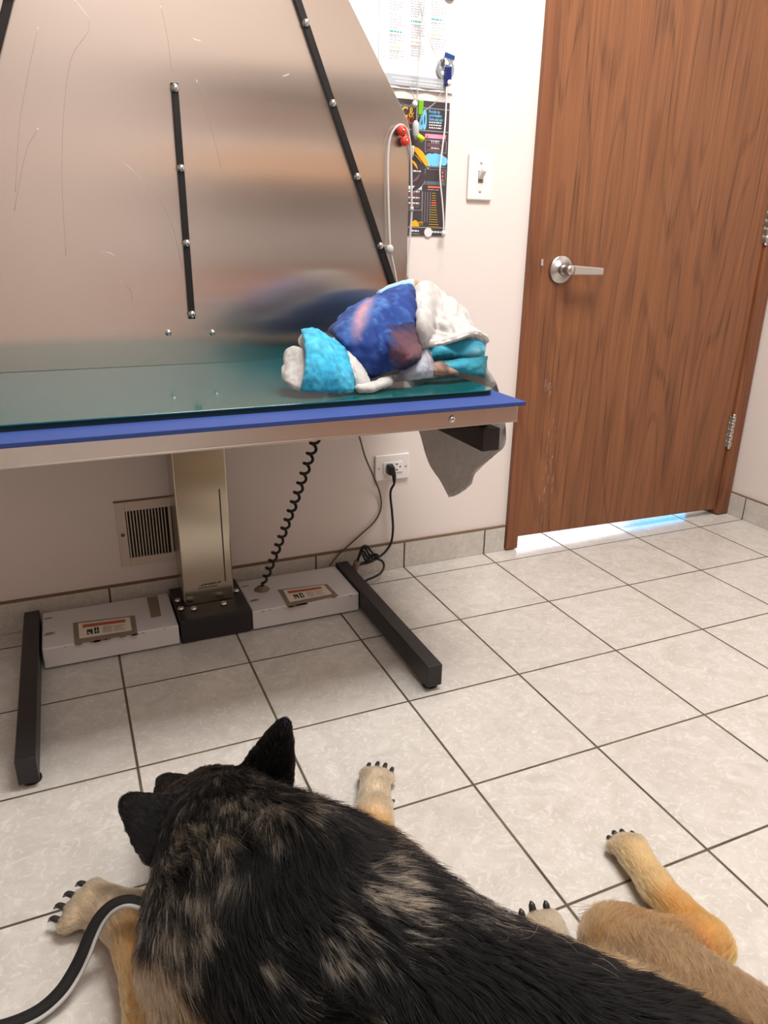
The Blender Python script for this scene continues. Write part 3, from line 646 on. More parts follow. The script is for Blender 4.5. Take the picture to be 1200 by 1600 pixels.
# clear tubing
def clear(name, rgb=(236, 236, 234)): return mat(name, rgb, rough=0.12, trans=0.7, ior=1.12, spec=0.6)
M_clear = clear('clear_vinyl'); 
dl = empty('drip_line', (wl(652, 200)[0], 0.2, wl(652, 215)[2]), 'clear drip tubing with green and yellow clamps hanging before the wall papers', 'tubing')
ya = 0.20
q = MB(); q.tube([wl(u, v, ya) for u, v in ((674, -110), (668, -30), (664, 0), (658, 35), (655, 80), (653, 120), (652, 150), (651, 190), (650, 206))], 0.0085, 8); part(q, 'tube', M_clear, dl)
q = MB(); q.tube([wl(u, v, ya+0.02) for u, v in ((674, -110), (655, -40), (655, 0), (664, 40), (676, 75), (688, 110), (690, 140), (680, 160), (662, 176), (652, 200))], 0.005, 8); part(q, 'tube', M_clear, dl)
q = MB(); q.tube([wl(u, v, ya+0.02) for u, v in ((640, 132), (645, 148), (650, 160), (652, 176))], 0.005, 8); part(q, 'tube', M_clear, dl)
c = wl(674, -112, ya); q = MB(); q.tube([c+(0, 0.09, 0.05), c+(0, 0.02, 0.05), c+(0, -0.02, 0.0), c+(0, -0.03, 0.06)], 0.012, 8); part(q, 'hook', M_white, dl)
def block(u0, v0, u1, v1, y_, w_, bev=0.006):
    a = wl(u0, v0, y_); b_ = wl(u1, v1, y_); q = MB(); d_ = np.array((w_/2, 0, 0))
    q.hexa([b_-d_+(0, -0.025, 0), b_+d_+(0, -0.025, 0), b_+d_+(0, 0.02, 0), b_-d_+(0, 0.02, 0), a-d_+(0, -0.025, 0), a+d_+(0, -0.025, 0), a+d_+(0, 0.02, 0), a-d_+(0, 0.02, 0)], bev); return q
part(block(657, 157, 655.5, 180, ya, 0.045), 'clamp', mat('green_plastic', (112, 176, 32), rough=0.35), dl, 'green roller clamp')
q = MB(); a = wl(653, 212, ya-0.03); b_ = wl(661, 219, ya-0.03); q.tube([a, b_], [0.022, 0.026], 10, n=1); part(q, 'clamp', mat('yellow_green_plastic', (200, 222, 40), rough=0.35), dl, 'yellow slide clamp')
M_frost = mat('frosted_plastic', (226, 226, 226), rough=0.3, trans=0.35, ior=1.2)
q = MB(); c = wl(649, 218, ya); q.lathe([(0.012, 0), (0.03, 0.03), (0.032, 0.10), (0.026, 0.13), (0.01, 0.15)], c, (0, 0, 1), 16); part(q, 'drip_chamber', M_frost, dl)
q = MB(); c = wl(648, 167, ya); q.lathe([(0.01, 0), (0.024, 0.01), (0.024, 0.03), (0.01, 0.05)], c, (0, 0, 1), 14); part(q, 'connector', M_white, dl)
q = MB(); c = wl(645, 228, ya); q.tube([c, c+(0, 0, -0.05), c+(0.0, 0, -0.09)], [0.014, 0.014, 0.006], 8, n=3); part(q, 'spike', M_frost, dl)
ht = empty('hose_loop', (at_y(612, 300, -0.05)[0], -0.05, at_y(612, 420, -0.05)[2]), 'clear hose looped over the two red knobs on the steel panel', 'hose')
pts = [at_y(u, v, yy) for u, v, yy in ((621, 448, -0.02), (615, 415, -0.04), (610, 390, -0.05), (608, 350, -0.04), (606.5, 300, -0.035), (606, 250, -0.035), (609, 218, -0.04), (616, 202, -0.05), (626, 195, -0.055), (636, 203, -0.05), (641, 225, -0.03), (642.5, 260, -0.01), (643, 300, -0.01), (643, 335, -0.01), (641, 365, -0.01), (638, 400, -0.01), (636.5, 436, -0.02))]
q = MB(); q.tube(pts, 0.0095, 10); part(q, 'hose', mat('clear_hose', (232, 228, 224), rough=0.2, trans=0.35, ior=1.15), ht)
for (u, v, s_) in ((608.5, 396, 1.0), (643, 330, 0.55)):
    c = at_y(u, v, -0.05 if s_ == 1 else -0.01); q = MB(); q.lathe([(0.014*s_, 0), (0.032*s_, 0.012*s_), (0.03*s_, 0.055*s_), (0.016*s_, 0.07*s_)], c, (0.1, 0, 1), 14); part(q, 'fitting', M_frost, ht)
# ------------------------------------------------------------------ cords under the table
A = at_y(513, 684, -0.95); A[2] = 2.16; B = at_z(409, 917, 0.225)
q = MB(); pts = []; turns = 21; nn = turns*12
ax = (B-A)/np.linalg.norm(B-A); u_ = np.cross(ax, (0, 1, 0)); u_ /= np.linalg.norm(u_); w_ = np.cross(ax, u_)
for i in range(nn+1):
    t = i/nn; tt = t**1.12; r = 0.031*min(1, 12*t+0.1)*(1.05-0.15*t) * min(1, 10*(1-t)+0.15)
    sag = 0.10*math.sin(math.pi*t); a = 2*math.pi*turns*t
    pts.append(A+(B-A)*tt+np.array((0.02, 0.0, -1))*sag*0.6+r*(math.cos(a)*u_+math.sin(a)*w_))
q.tube(pts, 0.013, 7, n=1); tag(q.build('coiled_cord', M_cordb), 'black coiled cord running from the tabletop down to the right white housing', 'cord')
q = MB(); pts = [at_y(u, v, yy) for u, v, yy in ((556, 668, -0.1), (562, 684, 0.0), (571, 715, 0.15), (584, 745, 0.23), (594, 772, 0.262), (595, 795, 0.265), (585, 815, 0.265), (565, 834, 0.262), (545, 852, 0.25), (528, 868, 0.235), (515, 884, 0.2))]
q.tube(pts, 0.009, 8); tag(q.build('thin_cable', M_cordg), 'thin grey cable drooping behind the table left of the wall outlet', 'cable')
pw = empty('power_cord', (3.8, 0.2, 0.0), 'black power cord with plug in the wall outlet and a tied bundle by the skirting', 'cord')
pa = at_y(603, 730, 0.2)
q = MB(); q.hexa([(3.765, 0.17, 1.10), (3.84, 0.15, 1.08), (3.845, 0.252, 1.10), (3.765, 0.252, 1.10), (3.765, 0.19, 1.20), (3.835, 0.18, 1.18), (3.84, 0.252, 1.20), (3.765, 0.252, 1.20)], 0.012)
q.tube([(3.82, 0.17, 1.10), (3.825, 0.175, 1.05), (3.828, 0.18, 1.0)], [0.024, 0.02, 0.012], 8, n=3); part(q, 'plug', M_cordb, pw, 'black plug')
q = MB(); pts = [np.array((3.828, 0.18, 1.0))]+[at_y(u, v, yy) for u, v, yy in ((610, 770, 0.2), (612.5, 800, 0.21), (614, 826, 0.21), (611, 848, 0.205), (602, 862, 0.19), (590, 872, 0.17), (576, 879, 0.15), (563, 882, 0.14), (556, 886, 0.13))]
q.tube(pts, 0.0125, 8); part(q, 'cord', M_cordb, pw)
q = MB(); pts = [at_y(u, v, yy) for u, v, yy in ((584, 872, 0.16), (596, 876, 0.14), (600, 884, 0.11), (596, 894, 0.06), (586, 901, 0.02), (574, 906, 0.0), (566, 912, -0.02))]
for p in pts: p[2] = max(p[2], 0.014)
q.tube(pts, 0.0125, 8); part(q, 'cord', M_cordb, pw)
q = MB()
for k, (h, r) in enumerate(((0.0, 1.0), (0.025, 0.86), (0.01, 0.72), (0.03, 0.9), (-0.01, 0.6))):
    pts = [at_y(558+(u-558)*r, 884+(v-884)*r, 0.13+h+0.02*math.sin(3*i+k)) for i, (u, v) in enumerate(((557, 883), (561, 868), (566, 855), (573, 853), (579, 860+2*k), (584, 866), (590, 867), (589, 873), (577, 876), (565, 880)))]
    q.tube(pts, 0.0115, 7, closed=True)
part(q, 'tied_bundle', M_cordb, pw, 'bundle of looped cord')
q = MB(); c = at_y(557, 884, 0.12); q.tube([c+(-0.03, 0.0, -0.05), c+(0.012, 0, 0.05)], 0.034, 10, n=1); part(q, 'tie', M_adh, pw, 'pale tie')
# ------------------------------------------------------------------ fleece blanket in a heap on the mat
def vnoise(P, seed=0):
    P = np.asarray(P, float); i = np.floor(P).astype(np.int64); f = P-i; f = f*f*(3-2*f); out = np.zeros(len(P))
    for dx in (0, 1):
        for dy in (0, 1):
            for dz in (0, 1):
                h = (i[:, 0]+dx)*374761393+(i[:, 1]+dy)*668265263+(i[:, 2]+dz)*2147483647+seed*974634777
                h = (h ^ (h >> 13))*1274126177 & 0x7fffffff; h = (h ^ (h >> 16)) & 0xffff
                w = (f[:, 0] if dx else 1-f[:, 0])*(f[:, 1] if dy else 1-f[:, 1])*(f[:, 2] if dz else 1-f[:, 2])
                out += w*h/65535.0
    return out
def fbm(P, o=3, seed=0): return sum(vnoise(np.asarray(P)*2**k, seed+k)/2**k for k in range(o))/sum(1/2**k for k in range(o))
WHITE, CYAN, BLUE, PINK, MAUVE, NAVY, TEAL, TANC, LILAC, SKY = [(218, 214, 210), (62, 186, 226), (32, 66, 144), (226, 150, 158), (96, 72, 96), (20, 32, 84), (18, 122, 142), (176, 142, 124), (200, 202, 216), (172, 214, 236)]
cloth = {'V': [], 'F': [], 'C': []}
def spline_grid(G, n):
    G = np.array(G, float); a = np.array([catmull(r, n) for r in G]); return np.array([catmull(a[:, j], n) for j in range(a.shape[1])])
def patch(grid, colour, thick=0.03, n=8, bump=0.02, inner=WHITE, seed=1, world=False, crease=0.35):
    """a sheet through a grid of (u, v, depth) control points; thick, with its back side in fleece white"""
    G = [[(p if world else at_y(*p)) for p in r] for r in grid]
    P = spline_grid(G, n); h, w_ = P.shape[:2]
    du = np.gradient(P, axis=1); dv = np.gradient(P, axis=0); Nn = np.cross(du, dv); Nn /= np.linalg.norm(Nn, axis=2)[..., None]+1e-9
    if (Nn*(P-CP)).sum() > 0: Nn = -Nn
    nz = (fbm(P.reshape(-1, 3)*6, 3, seed)-0.5).reshape(h, w_); fine = (fbm(P.reshape(-1, 3)*40, 2, seed+9)-0.5).reshape(h, w_)
    s = np.linspace(0, 1, h)[:, None]*np.ones((1, w_)); t = np.ones((h, 1))*np.linspace(0, 1, w_)[None]
    n2 = fbm(P.reshape(-1, 3)*np.array((4.2, 4.2, 3.0))+seed*3.7, 2, seed+4).reshape(h, w_); nz = nz-crease*(np.exp(-((n2-0.46)/0.035)**2)+0.7*np.exp(-((n2-0.58)/0.03)**2))
    edge = np.minimum(np.minimum(s, 1-s)*h, np.minimum(t, 1-t)*w_); round_ = np.sqrt(np.clip(edge/3.0, 0, 1)*(2-np.clip(edge/3.0, 0, 1)))
    top = P+Nn*((nz*2*bump+fine*0.012)[..., None])+Nn*(thick*0.5*round_)[..., None]; bot = P+Nn*((nz*2*bump)[..., None])-Nn*(thick*0.5*round_)[..., None]
    colf = np.array([[colour(s[i, j], t[i, j], nz[i, j], fine[i, j]) for j in range(w_)] for i in range(h)], float)
    base = len(cloth['V']); cloth['V'] += top.reshape(-1, 3).tolist()+bot.reshape(-1, 3).tolist()
    cloth['C'] += colf.reshape(-1, 3).tolist()+[list(inner)]*(h*w_)
    o = h*w_; I = lambda i, j: base+i*w_+j
    for i in range(h-1):
        for j in range(w_-1):
            cloth['F'].append((I(i, j), I(i, j+1), I(i+1, j+1), I(i+1, j))); cloth['F'].append((o+I(i+1, j), o+I(i+1, j+1), o+I(i, j+1), o+I(i, j)))
    for i in range(h-1):
        for j in (0, w_-1): cloth['F'].append((I(i, j), I(i+1, j), o+I(i+1, j), o+I(i, j)))
    for j in range(w_-1):
        for i in (0, h-1): cloth['F'].append((I(i, j), I(i, j+1), o+I(i, j+1), o+I(i, j)))
def lerp(a, b, t): t = min(max(t, 0), 1); return np.array(a, float)*(1-t)+np.array(b, float)*t
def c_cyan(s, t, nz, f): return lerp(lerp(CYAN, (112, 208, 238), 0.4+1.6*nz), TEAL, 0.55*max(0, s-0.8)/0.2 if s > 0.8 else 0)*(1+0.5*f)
def c_white(s, t, nz, f): return np.array(WHITE)*(1+0.12*f)
def c_blue(s, t, nz, f):
    c = lerp(BLUE, (84, 130, 200), 0.32+2.4*nz+1.8*f)
    d = math.hypot((t-0.12-1.0*(0.5-s))/0.13, (s-0.36)/0.20); c = lerp((214, 160, 176), c, (d-0.25)/0.9+1.0*f)          # pink patch
    if t > 0.56 and s > 0.5:
        k = min(1, (s-0.5)/0.12+2*f)*min(1, (t-0.56)/0.05); c = lerp(c, lerp(NAVY, (150, 100, 98), 1.2-abs(t-0.75)*6+4*f), k)
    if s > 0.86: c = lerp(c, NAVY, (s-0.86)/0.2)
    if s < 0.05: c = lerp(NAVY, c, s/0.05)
    return c
# white underlayers first (back and inside of the heap)
patch([[(505, 540, -0.9), (560, 500, -0.8), (620, 470, -0.7), (690, 470, -0.65), (752, 520, -0.7)],
       [(505, 560, -1.0), (560, 530, -1.0), (620, 505, -1.0), (690, 505, -1.0), (750, 545, -1.0)],
       [(520, 585, -1.15), (570, 565, -1.2), (630, 550, -1.2), (690, 545, -1.2), (745, 560, -1.1)],
       [(540, 600, -1.3), (580, 590, -1.35), (640, 582, -1.3), (690, 575, -1.25), (740, 575, -1.15)]], c_white, 0.05, seed=3, inner=(70, 130, 205))
# blue printed bulge
patch([[(512, 520, -1.0), (542, 487, -0.98), (578, 466, -0.98), (612, 450, -1.0), (646, 443, -1.05)],
       [(520, 524, -1.28), (552, 500, -1.30), (588, 482, -1.32), (624, 468, -1.32), (652, 470, -1.26)],
       [(534, 546, -1.44), (566, 536, -1.52), (600, 522, -1.55), (632, 512, -1.53), (656, 508, -1.40)],
       [(552, 570, -1.50), (582, 566, -1.58), (610, 552, -1.60), (636, 546, -1.58), (659, 545, -1.44)],
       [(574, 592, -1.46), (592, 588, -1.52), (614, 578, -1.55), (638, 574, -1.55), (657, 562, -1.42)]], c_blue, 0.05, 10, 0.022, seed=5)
# dark fold on the blue (muzzle-coloured lobe hanging forward)
patch([[(597, 510, -1.515), (615, 508, -1.535), (636, 504, -1.54), (654, 502, -1.42)],
       [(602, 540, -1.575), (620, 540, -1.66), (640, 536, -1.65), (659, 532, -1.48)],
       [(607, 568, -1.585), (626, 568, -1.67), (642, 560, -1.68), (659, 553, -1.54)],
       [(622, 575, -1.58), (632, 578, -1.62), (645, 568, -1.62), (657, 560, -1.50)]],
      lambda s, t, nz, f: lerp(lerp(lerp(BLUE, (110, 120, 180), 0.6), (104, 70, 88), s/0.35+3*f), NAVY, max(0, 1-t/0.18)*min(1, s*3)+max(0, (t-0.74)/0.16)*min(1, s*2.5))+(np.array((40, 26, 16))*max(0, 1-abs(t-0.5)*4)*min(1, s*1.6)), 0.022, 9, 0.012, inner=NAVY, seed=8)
# sky blue rim along the top and a tan corner
patch([[(588, 458, -1.0), (610, 447, -1.0), (632, 440, -1.0), (647, 438, -1.02)], [(592, 462, -1.06), (614, 451, -1.06), (634, 445, -1.07), (648, 448, -1.1)]], lambda s, t, nz, f: lerp(SKY, (230, 235, 236), 0.8-t*1.2), 0.04, 8, 0.004, seed=9)
patch([[(646, 439, -0.98), (652, 438, -0.95), (656, 441, -0.92)], [(647, 448, -1.0), (652, 448, -0.98), (656, 450, -0.95)]], lambda s, t, nz, f: (214, 170, 120), 0.03, 6, 0.004, seed=10)
# white crumpled top right with rolling folds
patch([[(648, 446, -1.06), (664, 440, -1.00), (678, 446, -0.95), (700, 462, -0.90), (724, 480, -0.86), (738, 505, -0.86), (742, 520, -0.9)],
       [(648, 470, -1.22), (668, 462, -1.18), (686, 478, -1.02), (706, 484, -1.10), (722, 494, -1.06), (736, 510, -1.0), (748, 522, -1.0)],
       [(650, 494, -1.34), (666, 486, -1.36), (680, 498, -1.14), (700, 504, -1.24), (722, 508, -1.22), (738, 518, -1.10), (756, 528, -1.08)],
       [(652, 520, -1.40), (668, 514, -1.44), (680, 520, -1.22), (704, 516, -1.30), (726, 514, -1.34), (742, 520, -1.20), (760, 532, -1.16)],
       [(654, 540, -1.38), (666, 538, -1.42), (682, 536, -1.34), (706, 530, -1.40), (728, 524, -1.42), (744, 524, -1.32), (760, 536, -1.26)]], c_white, 0.045, 8, 0.032, seed=12)
# white rolled rim of that fold
patch([[(656, 536, -1.40), (684, 532, -1.44), (712, 524, -1.48), (738, 516, -1.46), (757, 524, -1.36), (762, 534, -1.30)],
       [(658, 542, -1.46), (686, 538, -1.50), (714, 530, -1.54), (738, 522, -1.52), (754, 526, -1.44), (761, 537, -1.36)]], c_white, 0.05, 8, 0.006, seed=13)
# white bun between blue and white
patch([[(650, 486, -1.44), (660, 480, -1.46), (670, 488, -1.42)], [(651, 510, -1.50), (661, 508, -1.54), (672, 512, -1.46)], [(653, 530, -1.48), (661, 532, -1.52), (669, 528, -1.46)], [(655, 543, -1.42), (660, 543, -1.44), (664, 541, -1.42)]], c_white, 0.05, 7, 0.006, seed=14)
# cyan folds at the right
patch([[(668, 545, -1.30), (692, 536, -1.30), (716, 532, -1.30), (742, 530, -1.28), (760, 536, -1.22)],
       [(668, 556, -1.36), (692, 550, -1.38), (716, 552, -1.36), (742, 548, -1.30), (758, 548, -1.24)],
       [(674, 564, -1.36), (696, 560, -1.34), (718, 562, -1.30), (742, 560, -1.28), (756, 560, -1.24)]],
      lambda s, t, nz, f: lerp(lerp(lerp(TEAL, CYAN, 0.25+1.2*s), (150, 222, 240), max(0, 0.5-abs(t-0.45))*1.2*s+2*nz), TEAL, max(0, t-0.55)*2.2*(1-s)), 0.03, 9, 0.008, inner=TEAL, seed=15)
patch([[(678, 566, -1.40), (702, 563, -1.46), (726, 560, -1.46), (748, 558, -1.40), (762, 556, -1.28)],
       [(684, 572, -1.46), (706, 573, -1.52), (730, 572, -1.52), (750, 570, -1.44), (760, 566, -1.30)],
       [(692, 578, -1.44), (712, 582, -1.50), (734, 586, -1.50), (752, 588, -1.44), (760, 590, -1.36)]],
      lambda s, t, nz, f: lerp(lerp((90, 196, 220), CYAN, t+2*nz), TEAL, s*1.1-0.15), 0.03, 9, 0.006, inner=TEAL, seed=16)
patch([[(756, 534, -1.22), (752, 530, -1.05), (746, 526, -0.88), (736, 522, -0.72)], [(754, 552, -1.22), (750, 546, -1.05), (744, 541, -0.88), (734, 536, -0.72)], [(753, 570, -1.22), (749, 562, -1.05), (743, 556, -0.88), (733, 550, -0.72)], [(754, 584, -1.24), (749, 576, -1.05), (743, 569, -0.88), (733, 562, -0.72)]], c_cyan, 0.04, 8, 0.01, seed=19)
# grey-lilac print and tan fold low in the middle
patch([[(640, 560, -1.36), (652, 548, -1.40), (664, 544, -1.40), (672, 552, -1.36)],
       [(632, 574, -1.44), (648, 566, -1.50), (664, 560, -1.50), (676, 568, -1.42)],
       [(622, 586, -1.46), (644, 582, -1.54), (664, 576, -1.54), (682, 578, -1.46)],
       [(616, 596, -1.44), (642, 594, -1.52), (666, 592, -1.52), (688, 590, -1.46)]], lambda s, t, nz, f: lerp(LILAC, (150, 140, 146), 2.5*max(0, nz)+max(0, s-0.7)*1.5), 0.04, 9, 0.01, seed=17)
patch([[(672, 568, -1.44), (686, 566, -1.46), (700, 570, -1.46), (714, 578, -1.44)],
       [(676, 576, -1.52), (690, 576, -1.54), (704, 578, -1.54), (720, 582, -1.48)],
       [(676, 588, -1.52), (690, 588, -1.54), (704, 586, -1.54), (718, 585, -1.48)]], lambda s, t, nz, f: lerp(TANC, (112, 88, 80), 1.2-abs(s-0.5)*3+3*nz), 0.035, 8, 0.012, seed=18)
# cyan corner flap at the left with its white inside, hem and tail
patch([[(470, 514, -1.38), (488, 511, -1.40), (506, 520, -1.42), (524, 532, -1.42), (540, 544, -1.42)],
       [(476, 545, -1.58), (494, 540, -1.60), (514, 546, -1.60), (534, 556, -1.58), (548, 566, -1.54)],
       [(476, 580, -1.70), (496, 576, -1.72), (518, 580, -1.72), (540, 584, -1.68), (554, 590, -1.62)],
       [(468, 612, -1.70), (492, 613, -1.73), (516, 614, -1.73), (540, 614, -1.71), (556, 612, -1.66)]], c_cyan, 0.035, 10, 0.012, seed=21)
patch([[(478, 512, -1.34), (474, 520, -1.28), (468, 530, -1.26)], [(478, 530, -1.42), (474, 538, -1.36), (468, 540, -1.32)], [(482, 556, -1.52), (480, 552, -1.46), (474, 546, -1.40)]], c_white, 0.035, 7, 0.004, seed=22)
patch([[(474, 545, -1.48), (462, 541, -1.40), (452, 544, -1.36), (448, 552, -1.34)],
       [(480, 568, -1.58), (464, 562, -1.50), (450, 564, -1.44), (444, 572, -1.40)],
       [(477, 592, -1.66), (462, 588, -1.60), (448, 586, -1.54), (442, 588, -1.48)],
       [(469, 612, -1.68), (460, 608, -1.66), (450, 602, -1.60), (446, 598, -1.54)]], c_white, 0.045, 8, 0.01, seed=23)
patch([[(538, 546, -1.44), (546, 552, -1.44), (552, 560, -1.42)], [(546, 566, -1.58), (558, 572, -1.56), (566, 578, -1.50)], [(554, 592, -1.66), (566, 594, -1.64), (575, 596, -1.56)], [(556, 612, -1.68), (568, 611, -1.66), (580, 606, -1.60)]], c_white, 0.05, 8, 0.008, seed=24)
patch([[(554, 598, -1.62), (575, 600, -1.62), (594, 594, -1.58), (612, 590, -1.52)], [(555, 606, -1.70), (578, 606, -1.70), (598, 599, -1.66), (612, 595, -1.58)], [(558, 613, -1.68), (580, 611, -1.68), (598, 605, -1.64), (611, 600, -1.58)]], c_white, 0.045, 8, 0.006, seed=25)
# white end falling over the far right edge of the table and hanging below it
def H(u, v, x): return at_x(u, v, x)
patch([[(3.62, -0.95, 2.62), (3.66, -0.75, 2.60), (3.66, -0.55, 2.52), (3.60, -0.35, 2.44)],
       [(3.84, -1.12, 2.52), (3.86, -0.85, 2.50), (3.86, -0.55, 2.44), (3.84, -0.30, 2.40)],
       [H(772, 592, 3.90), (3.90, -0.98, 2.30), (3.90, -0.62, 2.26), (3.88, -0.30, 2.22)],
       [H(788, 640, 3.88), (3.88, -1.05, 2.0), (3.87, -0.65, 1.95), H(652, 660, 3.86)],
       [H(789, 690, 3.88), H(760, 705, 3.87), H(705, 700, 3.86), H(660, 690, 3.86)],
       [H(772, 706, 3.88), H(745, 728, 3.87), H(705, 735, 3.86), H(672, 727, 3.86)],
       [H(743, 733, 3.88), H(732, 752, 3.87), H(708, 762, 3.86), H(687, 752, 3.86)],
       [H(735, 758, 3.88), H(726, 768, 3.87), H(710, 776, 3.86), H(700, 776, 3.86)]], c_white, 0.03, 6, 0.008, seed=30, world=True) if False else None
hang = [[np.array(p) if isinstance(p, tuple) else p for p in r] for r in
      [[(3.55, -1.05, 2.60), (3.60, -0.80, 2.58), (3.60, -0.55, 2.50), (3.55, -0.35, 2.42)],
       [(3.80, -1.25, 2.52), (3.84, -0.90, 2.48), (3.84, -0.60, 2.42), (3.82, -0.30, 2.38)],
       [H(768, 585, 3.88), np.array((3.90, -1.05, 2.34)), np.array((3.90, -0.65, 2.28)), np.array((3.88, -0.25, 2.24))],
       [H(784, 630, 3.88), np.array((3.89, -1.15, 2.08)), np.array((3.88, -0.70, 1.98)), H(652, 655, 3.87)],
       [H(790, 690, 3.88), H(757, 700, 3.88), H(708, 700, 3.87), H(659, 688, 3.87)],
       [H(772, 712, 3.88), H(746, 722, 3.88), H(708, 732, 3.87), H(670, 724, 3.87)],
       [H(744, 736, 3.88), H(730, 750, 3.88), H(708, 758, 3.87), H(687, 750, 3.87)],
       [H(737, 756, 3.88), H(726, 766, 3.88), H(712, 774, 3.87), H(701, 777, 3.87)]]]
patch(hang, c_white, 0.03, 6, 0.003, seed=30, world=True)
me = bpy.data.meshes.new('fleece_blanket')
V = np.array(cloth['V']); bo = np.array((3.2, -1.3, 2.342))
me.from_pydata(((V-bo)*S).tolist(), [], cloth['F']); me.update()
ca = me.color_attributes.new('print', 'FLOAT_COLOR', 'POINT')
cc = np.concatenate([lin(np.clip(np.array(cloth['C']), 0, 255)), np.ones((len(V), 1))], 1); ca.data.foreach_set('color', cc.astype(np.float32).ravel())
me.polygons.foreach_set('use_smooth', np.ones(len(me.polygons), bool))
bl = bpy.data.objects.new('fleece_blanket', me); C.objects.link(bl); bl.location = Vector(bo*S)
tag(bl, 'crumpled fleece blanket, white backed with blue and cyan print, heaped on the teal mat', 'blanket')
m, nt, b = new_mat('fleece'); at = N(nt, 'ShaderNodeAttribute', attribute_name='print'); tc = N(nt, 'ShaderNodeTexCoord')
nz = N(nt, 'ShaderNodeTexNoise', Scale=420.0, Detail=3.0); nt.links.new(tc.outputs['Object'], nz.inputs['Vector'])
nz2 = N(nt, 'ShaderNodeTexNoise', Scale=60.0, Detail=4.0, Distortion=1.0); nt.links.new(tc.outputs['Object'], nz2.inputs['Vector'])
hs = N(nt, 'ShaderNodeHueSaturation'); nt.links.new(at.outputs['Color'], hs.inputs['Color']); nt.links.new(math_n(nt, 'MULTIPLY_ADD', nz2.outputs[0], 0.3, 0.85), hs.inputs['Value'])
nt.links.new(hs.outputs[0], b.inputs['Base Color']); b.inputs['Roughness'].default_value = 0.85; b.inputs['Sheen Weight'].default_value = 0.08
bp = N(nt, 'ShaderNodeBump', Strength=0.5, Distance=0.002); nt.links.new(math_n(nt, 'ADD', nz.outputs[0], nz2.outputs[0]), bp.inputs['Height']); nt.links.new(bp.outputs[0], b.inputs['Normal'])
tl_ = N(nt, 'ShaderNodeBsdfTranslucent'); nt.links.new(hs.outputs[0], tl_.inputs['Color']); mxs = N(nt, 'ShaderNodeMixShader'); mxs.inputs[0].default_value = 0.3; nt.links.new(b.outputs[0], mxs.inputs[1]); nt.links.new(tl_.outputs[0], mxs.inputs[2]); nt.links.new(mxs.outputs[0], nt.nodes['Material Output'].inputs['Surface'])
me.materials.append(m)
# ------------------------------------------------------------------ far side of the room (seen only mirrored in the steel)
M_cab = mat('cabinet_laminate', (214, 200, 188), rough=0.45); M_ctop = mat('counter_top', (120, 110, 104), rough=0.3); M_wood2 = wood_material('oak_cabinet', (150, 92, 58), (170, 108, 72), (96, 56, 34), x_off=2.2)
cb = empty('base_cabinet', (6.0, FY+1.0, 0), 'oak base cabinet with grey counter against the wall facing the exam table', 'cabinet')
q = MB(); q.box(3.4, 8.70, FY+0.02, FY+1.95, 0.0, 2.85); part(q, 'body', M_cab, cb)
for i in range(5): q = MB(); x = 3.45+i*1.05; q.box(x, x+1.0, FY+1.95, FY+2.0, 0.35, 2.8, 0.01); part(q, 'cabinet_door', M_wood2, cb)
q = MB(); q.box(3.35, 8.70, FY+0.02, FY+2.1, 2.85, 2.98, 0.02); part(q, 'counter', M_ctop, cb)
cu = empty('wall_cabinet', (6.0, FY+0.5, 5.9), 'pale wall cabinet with a dark strip for underside shade hanging high over the grey counter', 'cabinet')
q = MB(); q.box(3.4, 8.70, FY+0.02, FY+1.05, 6.2, 8.3); part(q, 'body', M_cab, cu)
q = MB(); q.box(3.4, 8.70, FY+0.02, FY+1.12, 5.88, 6.2); part(q, 'underside_shade', M_gry, cu, 'dark grey strip as shade under the cabinet')  # shade below the cabinet, modelled as a dark strip
for i in range(5): q = MB(); x = 3.45+i*1.05; q.box(x, x+1.0, FY+1.05, FY+1.10, 6.22, 8.28, 0.01); part(q, 'cabinet_door', M_cab, cu)
q = MB(); q.box(3.6, 8.70, FY+0.02, FY+0.9, 4.42, 4.95, 0.01); tag(q.build('shelf_box', mat('tan_laminate', (196, 156, 118), rough=0.5)), 'long tan shelf box on the wall between the counter and the wall cabinet', 'shelf')
q = MB(); q.box(3.4, 8.70, FY+0.004, FY+0.05, 3.0, 4.25); tag(q.build('backsplash', mat('grey_backsplash', (150, 142, 138), rough=0.4)), 'grey backsplash panel behind the counter', 'backsplash')
# ------------------------------------------------------------------ lights
def area(name, x, y, z, sx, sy, power, rgb=(1, 0.985, 0.965), rot=(0, 0, 0)):
    l = bpy.data.lights.new(name, 'AREA'); l.shape = 'RECTANGLE'; l.size = sx*S; l.size_y = sy*S; l.energy = power; l.color = rgb
    o = bpy.data.objects.new(name, l); C.objects.link(o); o.location = (x*S, y*S, z*S); o.rotation_euler = rot; return o
area('overhead_area_light', 4.2, -3.0, HZ-0.05, 4.0, 2.0, 116)
area('overhead_area_light', 3.0, -8.0, HZ-0.05, 4.0, 1.6, 26)  # added unseen lamp, brightens the wall mirrored in the steel
area('corridor_light', 7.5, 2.4, HZ-0.1, 6, 2, 50)
w = bpy.data.worlds.new('world'); sc.world = w; w.use_nodes = True
w.node_tree.nodes['Background'].inputs[0].default_value = (0.5, 0.5, 0.5, 1); w.node_tree.nodes['Background'].inputs[1].default_value = 0.05
